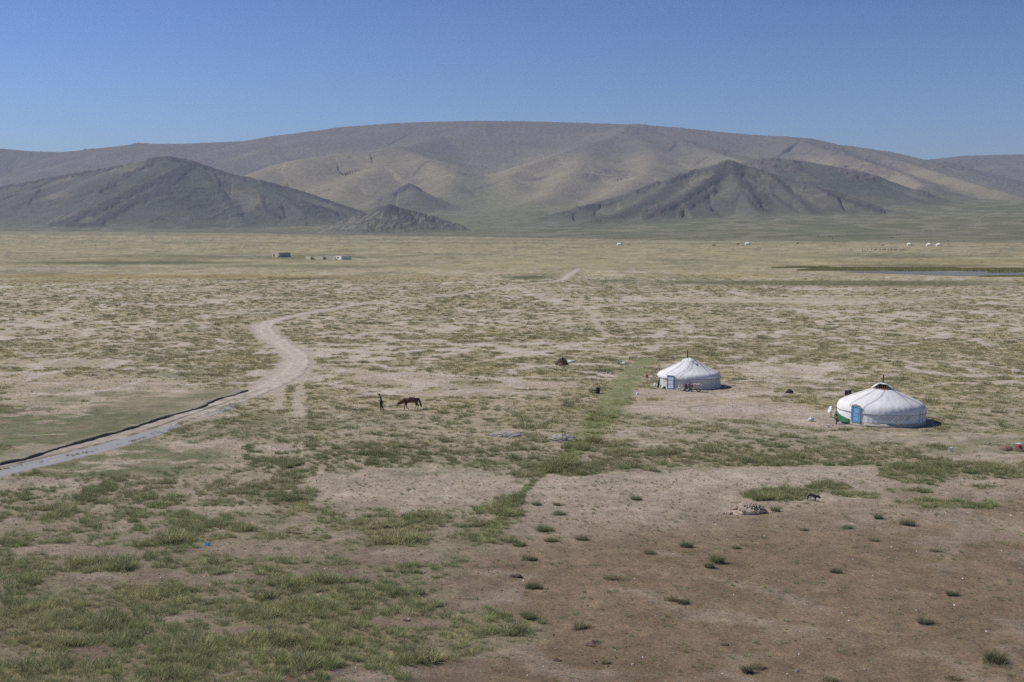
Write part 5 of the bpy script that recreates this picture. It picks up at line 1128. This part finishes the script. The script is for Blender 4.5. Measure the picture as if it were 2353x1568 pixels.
t = tf(1364.5, 904.5, 'low_table', 'low dark table just left of the black drum', 'table')
q = MB(); q.box((0, 0, .36), (.50, .36, .06)); q.build('table_top', M_DARK, t)
for sx in (-.2, .2):
    for sy in (-.13, .13): q = MB(); q.box((sx, sy, .165), (.05, .05, .33)); q.build('leg', M_DARK, t)
# gravel mounds
for (dx, dy, w, h, l, sd) in ((1292, 1012, 2.7, .62, 'pointed grey gravel mound beside the green strip', 81), (1165, 1003, 3.2, .40, 'low flat grey gravel mound left of the pointed one', 82)):
    p = at(dx, dy); q = MB(); q.lump((0, 0, -.06), (w, 1.5, h), sd, .16, 30, 16, freq=2.2); o = q.build('gravel_mound', M_GRAV, None, False, p); tag(o, l, 'mound'); CLEAR.append((p.x, p.y, w * .42))
# wool heap: hundreds of locks in ONE heap
pwl = at(1720, 1178); q = MB(); q.lump((0, 0, -.05), (2.3, 1.5, .60), 91, .25, 26, 12)
r0 = random.Random(5)
for i in range(520):
    u = r0.gauss(0, .42); v = r0.gauss(0, .4)
    if i > 380: u = r0.uniform(-1.9, 1.4); v = r0.gauss(-.05, .12)
    x, y = u * 1.15, v * .75; z = .62 * max(0, 1 - (x / 1.2) ** 2 - (y / .7) ** 2) ** .6; s_ = r0.uniform(.05, .12); a = r0.uniform(0, 6.28)
    q.tube([(x - s_ * math.cos(a), y - s_ * math.sin(a), z - .02), (x, y, z + s_ * .6), (x + s_ * math.cos(a + .5), y + s_ * math.sin(a + .5), z - .01)], [s_ * .25, s_ * .45, s_ * .2], 5)
o = q.build('wool_heap', mat('shorn wool', (.70, .56, .44), (.46, .34, .27), 5, .95, .5, bscale=30, bdist=.03), None, False, pwl, .1); tag(o, 'heap of dirty pale wool on the bare soil', 'heap'); CLEAR.append((pwl.x, pwl.y, 1.2))
# tarpaulin heap at the right edge
t = tf(2333, 1038, 'tarpaulin_heap', 'brown tarpaulin thrown over a heap at the right edge', 'tarpaulin')
q = MB(); q.lump((-.75, 0, -.05), (1.3, 1.0, .42), 101, .22); q.lump((.35, .1, -.05), (1.7, 1.1, .62), 102, .22, 20, 10); q.build('tarpaulin', M_BROWNT, t, True)
q = MB(); q.lump((1.2, -.2, -.04), (1.0, .8, .38), 103, .25); q.build('grey_sheet', M_STONE, t, True)
q = MB(); q.lump((.25, .25, .42), (.8, .5, .22), 104, .2); q.build('white_sheet', M_CLOTHW, t, True)
q = MB(); q.lump((.3, -.25, .40), (.30, .22, .12), 105, .2); q.build('red_rag', M_RED, t, True)
stone(2272, 1022, .3, .2, 'small pale stone left of the brown tarpaulin heap', 106, M_STONE)
# blue plastic bag, red scrap
p = at(478, 1252); q = MB(); cloth_on_line(q, -.2, .2, .14, .12, 0, 8, 10, 5); q.lump((0, -.05, -.02), (.36, .25, .11), 111, .35); o = q.build('plastic_bag', mat('blue plastic', (.05, .42, .85), (.04, .32, .72), 5, .4, .2), None, False, p); tag(o, 'small bright blue plastic bag lying in the grass', 'plastic bag'); CLEAR.append((p.x, p.y, .45)); CLEAR.append((p.x * .99, p.y * .985, .5))
p = at(838, 1092); q = MB(); q.lump((0, 0, -.01), (.16, .1, .07), 112, .3); o = q.build('red_scrap', M_RED, None, False, p); tag(o, 'tiny red scrap on the gravel patch', 'scrap')
# cow pats and soil clods
for i, (dx, dy, w, l) in enumerate(((660, 1225, .5, 'brown clod at the left of the scattered clods'), (688, 1228, .55, 'middle one of the scattered brown clods'), (722, 1226, .35, 'right one of the scattered brown clods'), (934, 1427, .42, 'dark clod on bare soil between grass patches'), (1185, 1325, .75, 'broken earth clod at the edge of a dark green tussock'), (1664, 1481, .45, 'brown clod alone on the bare soil'), (1359, 1482, .8, 'low brown earth hump with clods near the bottom'), (1904, 1470, .3, 'dark flat dung pat on the bare soil'), (1282, 1522, .4, 'small brown clod near the bottom'), (1322, 1448, .42, 'reddish clod below the straw tussock'))):
    stone(dx, dy, w, w * .22, l, 120 + i, M_DUNG if i != 6 else M_BROWNT, 'clod', 'clod', .3)
# single stones large enough to see
for i, (dx, dy, w, l) in enumerate(((1988, 1539, .16, 'pale stone on the soil at lower right'), (1566, 1393, .14, 'lone white stone right of the middle'), (1831, 1641 - 100, .2, 'pale stone left of the straw tussock at the bottom'), (2004, 1523, .15, 'flat grey stone beside the dung pat'), (1455, 1527, .16, 'white stone right of the bottom middle'), (1735, 1350, .12, 'white stone above the straw tussock'), (2168, 1345, .16, 'flat white stone below the small green tussock'))):
    stone(dx, dy, w, w * .5, l, 140 + i, M_STONE)

# ---------------------------------------------------------------- tussocks standing alone on the bare soil
GR = {'green': (.27, .31, .15), 'dark green': (.18, .20, .11), 'straw': (.50, .42, .26), 'grey green': (.32, .32, .20)}
GM = {k: grass_mat(False, v) for k, v in GR.items()}
def Dz(zx, zy): return (1250 + zx / 1.8824) * .9412, (1150 + zy / 1.8824) * .9412
TUS = [(575, 140, 64, 'green', 'round green tussock on bare soil left of the wool heap'), (110, 158, 60, 'grey green', 'low grey green tussock right of the green strip'), (200, 163, 46, 'straw', 'very small straw tussock above the wide grey green one'),
       (225, 205, 90, 'grey green', 'wide flat grey green tussock right of the green strip'), (150, 275, 108, 'green', 'spreading bright tussock right of the end of the green strip'), (35, 346, 78, 'green', 'tall green tussock below the end of the green strip'),
       (185, 330, 88, 'green', 'low green tussock under the spreading bright one'), (320, 325, 66, 'grey green', 'pale sparse tussock right of the low green one'), (84, 410, 80, 'dark green', 'dark tussock above the cracked earth clod'),
       (470, 502, 110, 'straw', 'straw coloured tussock alone in the middle of the bare soil'), (805, 357, 98, 'dark green', 'flat blackish tussock below the wool heap'), (640, 390, 82, 'grey green', 'small grey tussock left of the flat blackish one'),
       (905, 450, 70, 'green', 'lower left half of the double tussock'), (945, 428, 100, 'green', 'larger upper half of the double tussock'), (1030, 362, 40, 'green', 'tiny bright tussock beside a white stone'), (1490, 470, 70, 'dark green', 'small dark tussock on bare soil at right'),
       (1815, 252, 90, 'grey green', 'grey green tussock below the long grass patch at right'), (1690, 222, 56, 'green', 'small green tussock right of the dog'), (1665, 325, 58, 'straw', 'straw tussock below the dog'), (1945, 376, 70, 'straw', 'faint straw tussock at far right'),
       (735, 605, 80, 'straw', 'left half of the long straw tussock'), (800, 618, 74, 'dark green', 'dark right half of the long straw tussock'), (78, 676, 132, 'green', 'tallest green tussock at the left edge of the bare soil'), (30, 748, 110, 'green', 'green tussock just below the tallest one'),
       (105, 542, 110, 'dark green', 'dark green tussock growing round the earth clod'), (325, 725, 100, 'straw', 'ragged straw tussock right of the tallest green one'), (1915, 698, 108, 'grey green', 'round grey tussock at far right of the bare soil'), (2205, 876, 160, 'dark green', 'largest dark tussock in the lower right corner'),
       (2020, 572, 76, 'dark green', 'narrow dark tussock at far right'), (1130, 905, 96, 'straw', 'straw tussock at the bottom right of the middle'), (1085, 925, 70, 'dark green', 'dark tussock in front of the bottom straw one'), (425, 886, 58, 'straw', 'tiny straw tussock near the bottom middle'), (1460, 962, 80, 'straw', 'straw tussock cut off by the bottom edge'), (2040, 955, 120, 'straw', 'wide straw tussock low at the bottom right'),
       (1540, 270, 60, 'green', 'sparse green tussock below the dog to the left'), (1340, 275, 50, 'straw', 'small faded tussock right of and below the wool heap'), (1215, 185, 60, 'green', 'small tussock touching the right end of the wool heap')]
def tussocks():
    for i, (zx, zy, w, k, lab) in enumerate(TUS):
        dx, dy = Dz(zx, zy); p = at(dx, dy - 1.5); ppm = F / p.y; W = w / 1.8824 * .9412 / ppm; q = []
        bh = .46 if k != 'straw' else .34; bh *= min(1.25, .55 + W * .55) * random.uniform(.6, 1.15)
        if 'tallest' in lab: bh = .42
        me = blade_mesh('grass_tussock', int(220 + 420 * min(W, 2.2)), W * .45, bh, .015, 700 + i, GM[k], .8)
        o = bpy.data.objects.new('grass_tussock', me); COL.objects.link(o); o.location = p; o.scale = (1, .8, 1); tag(o, lab, 'tussock', 'lone grass tussocks on the bare soil')
tussocks()

# ---------------------------------------------------------------- far across the plain
M_MUD = mat('mud brick', (.56, .50, .41), (.46, .41, .33), .8, .95, .5, bscale=2, bdist=.2)
M_LIME = mat('lime washed mud', (.82, .80, .75), (.68, .66, .60), .8, .95, .4, bscale=2, bdist=.2)
def ruined_wall(par, a, b, h, th, mt, seed, prof=None, name='wall'):
    """mud wall with a crumbled top from a to b"""
    a, b = Vector(a), Vector(b); n = 22; d = (b - a); nrm = Vector((-d.y, d.x, 0)).normalized() * th / 2; vs = []; fs = []
    for k in range(n + 1):
        u = k / n; p = a.lerp(b, u); hh = (h if prof is None else interp(u, [x for x, _ in prof], [y for _, y in prof])) * (1 + .10 * n1(u * 9, seed)) + .05 * math.sin(u * 40)
        vs += [p - nrm * 1.15, p + nrm * 1.15, p + nrm * .85 + Vector((0, 0, hh)), p - nrm * .85 + Vector((0, 0, hh))]
    for k in range(n):
        o_ = 4 * k; fs += [(o_, o_ + 4, o_ + 7, o_ + 3), (o_ + 1, o_ + 2, o_ + 6, o_ + 5), (o_ + 3, o_ + 7, o_ + 6, o_ + 2)]
    fs += [(0, 3, 2, 1), (4 * n, 4 * n + 1, 4 * n + 2, 4 * n + 3)]; q = MB(); q.add(vs, fs); return q.build(name, mt, par)
t = tf(645, 591.3, 'mud_house', 'ruined flat roofed mud house standing alone on the plain', 'ruined house')
ruined_wall(t, (-1.0, -3, -.2), (-5.4, 8, -.2), 3.0, .5, M_MUD, 1); ruined_wall(t, (-1.0, -3, -.2), (6.2, -.2, -.2), 3.0, .5, M_MUD, 2); ruined_wall(t, (-5.4, 8, -.2), (1.8, 10.8, -.2), 3.0, .5, M_MUD, 3); ruined_wall(t, (6.2, -.2, -.2), (1.8, 10.8, -.2), 3.0, .5, M_MUD, 4)
q = MB(); q.add([(-1.1, -3.4, 2.9), (6.6, -.4, 2.9), (2.0, 11.2, 2.9), (-5.8, 8.2, 2.9), (-1.1, -3.4, 3.15), (6.6, -.4, 3.15), (2, 11.2, 3.15), (-5.8, 8.2, 3.15)], [(3, 2, 1, 0), (4, 5, 6, 7), (0, 1, 5, 4), (1, 2, 6, 5), (2, 3, 7, 6), (3, 0, 4, 7)]); q.build('roof', M_MUD, t)
q = MB(); q.box((-4.3, 4.9, 1.1), (2.2, .3, 1.9), (0, 0, R_(-68))); q.build('doorway_shade', M_DARK, t)  # near-black slab on the wall, painted shade for the door opening
ruined_wall(t, (-2.2, -5.0, -.2), (-1.0, -3.2, -.2), 1.6, .4, M_MUD, 5, [(0, .4), (.5, 1.0), (1, 1.8)], 'broken_wall'); ruined_wall(t, (1.2, -3.6, -.2), (2.4, -1.4, -.2), 1.6, .4, M_MUD, 6, [(0, .3), (.5, 1.2), (1, 1.5)], 'broken_wall'); ruined_wall(t, (4.6, -2.8, -.2), (6.6, .2, -.2), 1.6, .4, M_MUD, 7, [(0, .6), (.5, 1.3), (1, 1.2)], 'broken_wall')
t = tf(752, 596.8, 'mud_compound', 'long ruined mud compound with broken walls, right of the mud house', 'ruined compound')
ruined_wall(t, (-13.2, 6, -.2), (-9.8, -1.4, -.2), 2.2, .5, M_MUD, 11); ruined_wall(t, (-9.8, -1.4, -.2), (-7.4, 1.4, -.2), 2.2, .5, M_MUD, 12, [(0, 2.3), (.4, 1.2), (1, .7)]); ruined_wall(t, (-8, 7.5, -.2), (-2.4, -2.4, -.2), 2.1, .5, M_MUD, 13, [(0, 1.3), (.2, 2.0), (.8, 2.1), (1, 2.3)])
ruined_wall(t, (-2.4, -1.4, -.2), (-.8, 1.8, -.2), 2.1, .5, M_MUD, 14, [(0, 1.0), (.4, 2.4), (1, 1.2)]); ruined_wall(t, (-1, 9, -.2), (4.4, 1.4, -.2), 2.4, .5, M_MUD, 15); ruined_wall(t, (4.4, 1.4, -.2), (4.9, -1.2, -.2), 2.0, .5, M_MUD, 16)
t = tf(783, 597, 'whitewashed_hut', 'low whitewashed hut at the right end of the ruined compound', 'hut')
ruined_wall(t, (-3.6, 8, -.2), (.6, -2, -.2), 2.3, .5, M_LIME, 21); ruined_wall(t, (.6, -2, -.2), (6.2, .4, -.2), 2.3, .5, M_LIME, 22); ruined_wall(t, (6.2, .4, -.2), (2.0, 10.4, -.2), 2.2, .5, M_LIME, 23); ruined_wall(t, (-3.6, 8, -.2), (2, 10.4, -.2), 2.2, .5, M_LIME, 24)
q = MB(); q.add([(.5, -2.3, 2.1), (6.5, .3, 2.1), (2.1, 10.8, 2.1), (-3.9, 8.1, 2.1), (.5, -2.3, 2.35), (6.5, .3, 2.35), (2.1, 10.8, 2.35), (-3.9, 8.1, 2.35)], [(3, 2, 1, 0), (4, 5, 6, 7), (0, 1, 5, 4), (1, 2, 6, 5), (2, 3, 7, 6), (3, 0, 4, 7)]); q.build('roof', M_MUD, t)
q = MB(); q.box((-1.7, 2.9, 1.2), (1.6, .3, .7), (0, 0, R_(-67))); q.build('window', M_DARK, t)
q = MB(); q.tube([(-.5, 2, 2.2), (-.5, 2, 3.6)], .09, 6); q.build('stove_pipe', M_RUST, t)
def far_yurt(dx, dy, R, lab):
    p = at(dx, dy); t = empty('yurt', p, face_cam(p), lab, 'yurt', 'far white yurts at the edge of the plain')
    q = MB(); q.lathe([(R, -.2), (R, 1.5)], n=28); q.build('wall', M_CANV, t, True)
    q = MB(); q.lathe([(R * 1.03, 1.35), (R * .98, 1.65), (R * .8, 2.1), (R * .28, 3.0), (R * .2, 3.15), (.02, 3.3)], n=28); q.build('roof', M_CANV, t, True)
    q = MB(); q.box((-R * .45, -R * .90, .75), (.9, .12, 1.4), (0, 0, R_(-26))); q.build('door', M_WOOD, t)
    q = MB(); q.tube([(.2, 0, 3.0), (.2, 0, 4.0)], .08, 6); q.build('stove_pipe', M_RUST, t)
far_yurt(1424, 564, 3.2, 'leftmost far yurt, alone near the middle of the plain'); far_yurt(1718, 563, 3.4, 'second far yurt from the left, alone with small sheds to its left'); far_yurt(2090, 565.5, 3.0, 'left one of the three far yurts at right')
far_yurt(2135, 566, 3.2, 'middle one of the three far yurts at right'); far_yurt(2157, 566.5, 3.2, 'rightmost of the far yurts')
t = tf(2028.5, 565.5, 'parked_car', 'pale boxy car parked left of the three far yurts', 'car')
q = MB(); q.box((0, 0, .75), (4.2, 1.8, .75), b=.1); q.box((.2, 0, 1.42), (2.7, 1.6, .6), taper=.85, b=.1); q.build('body', M_WHITEPL, t)
q = MB(); q.box((.2, -.78, 1.42), (2.2, .06, .38)); q.build('window', M_DARK, t)
for x in (-1.3, 1.3):
    for y in (-.85, .85): q = MB(); q.tube([(x, y - .1, .34), (x, y + .1, .34)], .36, 12); q.build('wheel', M_TIRE, t)
for dx, dy, w, lab in ((1696, 562.5, 3.2, 'tiny low shed just left of the second far yurt'), (1641, 565, 4.0, 'dark low shed farther left of the second far yurt'), (1833, 561.5, 2.6, 'tiny shed between the second far yurt and the parked car')):
    p = at(dx, dy); q = MB(); q.box((0, 0, .5), (w, 1.6, 1.1)); q.add([(-w / 2 - .1, -.9, 1.05), (w / 2 + .1, -.9, 1.05), (w / 2 + .1, .9, 1.3), (-w / 2 - .1, .9, 1.3), (-w / 2 - .1, -.9, 1.15), (w / 2 + .1, -.9, 1.15), (w / 2 + .1, .9, 1.4), (-w / 2 - .1, .9, 1.4)], [(3, 2, 1, 0), (4, 5, 6, 7), (0, 1, 5, 4), (1, 2, 6, 5), (2, 3, 7, 6), (3, 0, 4, 7)])
    o = q.build('shed', M_WOOD, None, False, p, face_cam(p)); tag(o, lab, 'shed')
def smoke(dx, dy, lean, lab):
    p = at(dx, dy); q = MB(); q.tube([(0, 0, 4.2), (-.6, 0, 7), (-2.2 * lean, 0, 10.5), (-5 * lean, .5, 14.5), (-8.5 * lean, 1, 18)], [.25, .5, .8, 1.2, 1.7], 8)
    m = bpy.data.materials.new('smoke'); m.use_nodes = True; n = m.node_tree; n.nodes.clear(); o_ = n.nodes.new('ShaderNodeOutputMaterial'); v = n.nodes.new('ShaderNodeVolumePrincipled'); v.inputs['Color'].default_value = (.95, .95, .95, 1); v.inputs['Density'].default_value = .16; n.links.new(v.outputs[0], o_.inputs['Volume'])
    o = q.build('smoke', m, None, False, p, face_cam(p)); tag(o, lab, 'smoke', kind='stuff')
smoke(2136, 566, 1.0, 'thin smoke rising from the middle far yurt'); smoke(2157, 566.5, .8, 'thin smoke rising from the rightmost far yurt')
# grazing animals
q = MB(); q.lump((0, 0, .75), (1.5, .6, .34), 3, .08, 12, 8, False); q.tube([(-.7, 0, .8), (-.95, 0, .55), (-1.1, 0, .3)], [.16, .12, .09], 7)
for x in (-.5, .5):
    for y in (-.15, .15): q.tube([(x, y, .6), (x, y, 0)], [.09, .05], 6)
M_COW = mat('dark hide', (.035, .028, .025), (.06, .05, .045), 5, .85, 0)
cow = q.build('cow', M_COW, None, True); first = True
r0 = random.Random(9)
herd = [(1982 + i * 6.6 + r0.uniform(-2, 2), 576.5 + r0.uniform(-.8, .8), 1) for i in range(15)] + [(x, y, 2) for x, y in ((1412, 549.5), (1440, 550), (1600, 546), (1690, 547), (1820, 545.5), (1862, 546), (1880, 545), (1908, 545), (1936, 546.5), (1912, 549.5), (2048, 547.5), (2052, 547.5), (2178, 554.5), (2215, 555))]
for dx, dy, k in herd:
    o = cow if first else cow.copy()
    if not first: COL.objects.link(o)
    first = False
    p = at(dx, dy) if k == 1 else at(dx, max(dy, 558)); o.location = p; o.rotation_euler = (0, 0, r0.uniform(0, 6.28)); s_ = 1.0 if k == 1 else 1.3
    if k == 2: o.location = HILLAT(dx, dy)
    o.scale = (s_, s_, s_)
    tag(o, 'dark animal grazing in the herd below the parked car' if k == 1 else 'dark animal grazing on the far green slope', 'cow', 'herd grazing below the parked car' if k == 1 else 'animals grazing on the far green slope')

# ---------------------------------------------------------------- water
def water_mat(name, c, rough):
    m, n, p = nt(name); p.inputs['Base Color'].default_value = (*c, 1); p.inputs['Roughness'].default_value = rough; p.inputs['IOR'].default_value = 1.33; p.inputs['Specular IOR Level'].default_value = .3
    no = n.nodes.new('ShaderNodeTexNoise'); no.inputs['Scale'].default_value = 3; b = n.nodes.new('ShaderNodeBump'); b.inputs['Strength'].default_value = .12; b.inputs['Distance'].default_value = .03
    ge = n.nodes.new('ShaderNodeNewGeometry'); n.links.new(ge.outputs['Position'], no.inputs['Vector']); n.links.new(no.outputs['Fac'], b.inputs['Height']); n.links.new(b.outputs[0], p.inputs['Normal']); return m
M_WATER = water_mat('muddy water', (.40, .385, .36), .4); M_POND = water_mat('pond water', (.15, .15, .15), .1)
M_POND.node_tree.nodes['Principled BSDF'].inputs['Specular IOR Level'].default_value = .2
M_POND.node_tree.nodes['Bump'].inputs['Strength'].default_value = .01
def water(name, px, z, mt, lab, jag=.0):
    P_ = []
    for (x0, y0), (x1, y1) in zip(px, px[1:] + px[:1]):
        for k in range(6):
            u = k / 6; P_.append((x0 + (x1 - x0) * u + jag * n1((x0 + u * 9) * .7, 3) * 8, y0 + (y1 - y0) * u + jag * n1((y0 + u * 7) * .9, 5) * 1.4))
    vs = []
    for dx, dy in P_: x, y = unproj(dx, dy); x = float(x); y = float(y); vs.append((x, y, (z if z is not None else 0)))
    bm = bmesh.new(); bv = [bm.verts.new(v) for v in vs]; f = bm.faces.new(bv); bmesh.ops.triangulate(bm, faces=[f]); me = bpy.data.meshes.new(name); bm.to_mesh(me); bm.free()
    o = linkobj(name, me, mt); tag(o, kind='structure'); o['label'] = lab; return o
water('water', [(-60, 1092), (0, 1077), (120, 1049), (200, 1030), (260, 1014), (330, 996), (370, 984), (410, 974), (415, 980), (375, 998), (325, 1012), (300, 1020), (240, 1038), (160, 1058), (100, 1072), (40, 1086), (-60, 1112)], .008, M_WATER, 'grey puddle water filling the lower road', .5)
water('water', [(506, 938), (520, 930), (545, 916), (562, 912), (560, 916), (540, 928), (515, 938), (488, 948), (470, 955), (480, 948)], .008, M_WATER, 'narrow puddle in the left rut', .4)
water('water', [(480, 955), (500, 948), (530, 932), (560, 920), (580, 915), (570, 922), (545, 934), (515, 946), (490, 955), (460, 962)], .010, M_WATER, 'narrow puddle in the right rut', .4)
water('pond', [(1930, 624.5), (2000, 623.6), (2100, 623.4), (2200, 624.5), (2250, 623), (2300, 624), (2353, 627.5), (2460, 629), (2460, 633), (2353, 632), (2330, 632), (2290, 634.6), (2200, 634.4), (2100, 631.5), (2000, 628), (1950, 626)], .05, M_POND, 'still grey pond on the plain at right', .3)
def reeds():
    me = [blade_mesh('reed', 60, 1.2, .45, .12, 900 + i, grass_mat(True), .25, 1) for i in range(3)]
    xs = []; ys = []
    for (a, b_, c_, d) in ((1840, 2200, 615.5, 622.5), (2050, 2360, 619, 622.8), (2180, 2480, 617, 621.5), (2280, 2480, 623.5, 626.2), (2250, 2480, 634.8, 636), (1780, 1900, 613, 616)):
        n = int((b_ - a) * (d - c_) * 1.5); u = rng.uniform(a, b_, n); v = rng.uniform(c_, d, n); ok = v > c_ + (d - c_) * (1 - np.clip((u - a) / 60, 0, 1)) * .7; x, y = unproj(u[ok], v[ok]); xs.append(x); ys.append(y)
    x = np.concatenate(xs); y = np.concatenate(ys); n = len(x); s_ = rng.uniform(.8, 1.3, n)
    c = mixc(np.tile((.26, .30, .09), (n, 1)), (.42, .36, .13), rng.uniform(0, 1, n))
    scatter('reeds', me, np.stack([x, y, gz(x, y)], 1), rng.uniform(0, 6.28, n), np.stack([s_ * 1.6, s_ * 1.6, s_], 1), rng.integers(0, 3, n), c, 'bright green reeds along the pond shore', 'reeds')
reeds()
#ENDOBJECTS
grass(); pebbles()

# ---------------------------------------------------------------- air between here and the hills
def haze():
    b = MB(); b.box((0, 6500, 500), (24000, 30000, 1400), b=.01); me = bpy.data.meshes.new('haze')
    zmin, zmax = -6.0, 1100.0; vs = [(-16000, -1500, zmin), (16000, -1500, zmin), (16000, 17000, zmin), (-16000, 17000, zmin), (-16000, -1500, zmax), (16000, -1500, zmax), (16000, 17000, zmax), (-16000, 17000, zmax)]
    me.from_pydata(vs, [], [(3, 2, 1, 0), (4, 5, 6, 7), (0, 1, 5, 4), (1, 2, 6, 5), (2, 3, 7, 6), (3, 0, 4, 7)])
    m = bpy.data.materials.new('haze'); m.use_nodes = True; n = m.node_tree; n.nodes.clear()
    o_ = n.nodes.new('ShaderNodeOutputMaterial'); v = n.nodes.new('ShaderNodeVolumePrincipled'); v.inputs['Color'].default_value = (.68, .78, 1, 1); v.inputs['Density'].default_value = HAZE; v.inputs['Anisotropy'].default_value = .1
    n.links.new(v.outputs[0], o_.inputs['Volume'])
    o = linkobj('haze', me, m); tag(o, kind='stuff'); o['label'] = 'thin blue haze over the far hills'
HAZE = 6.0e-5
haze()
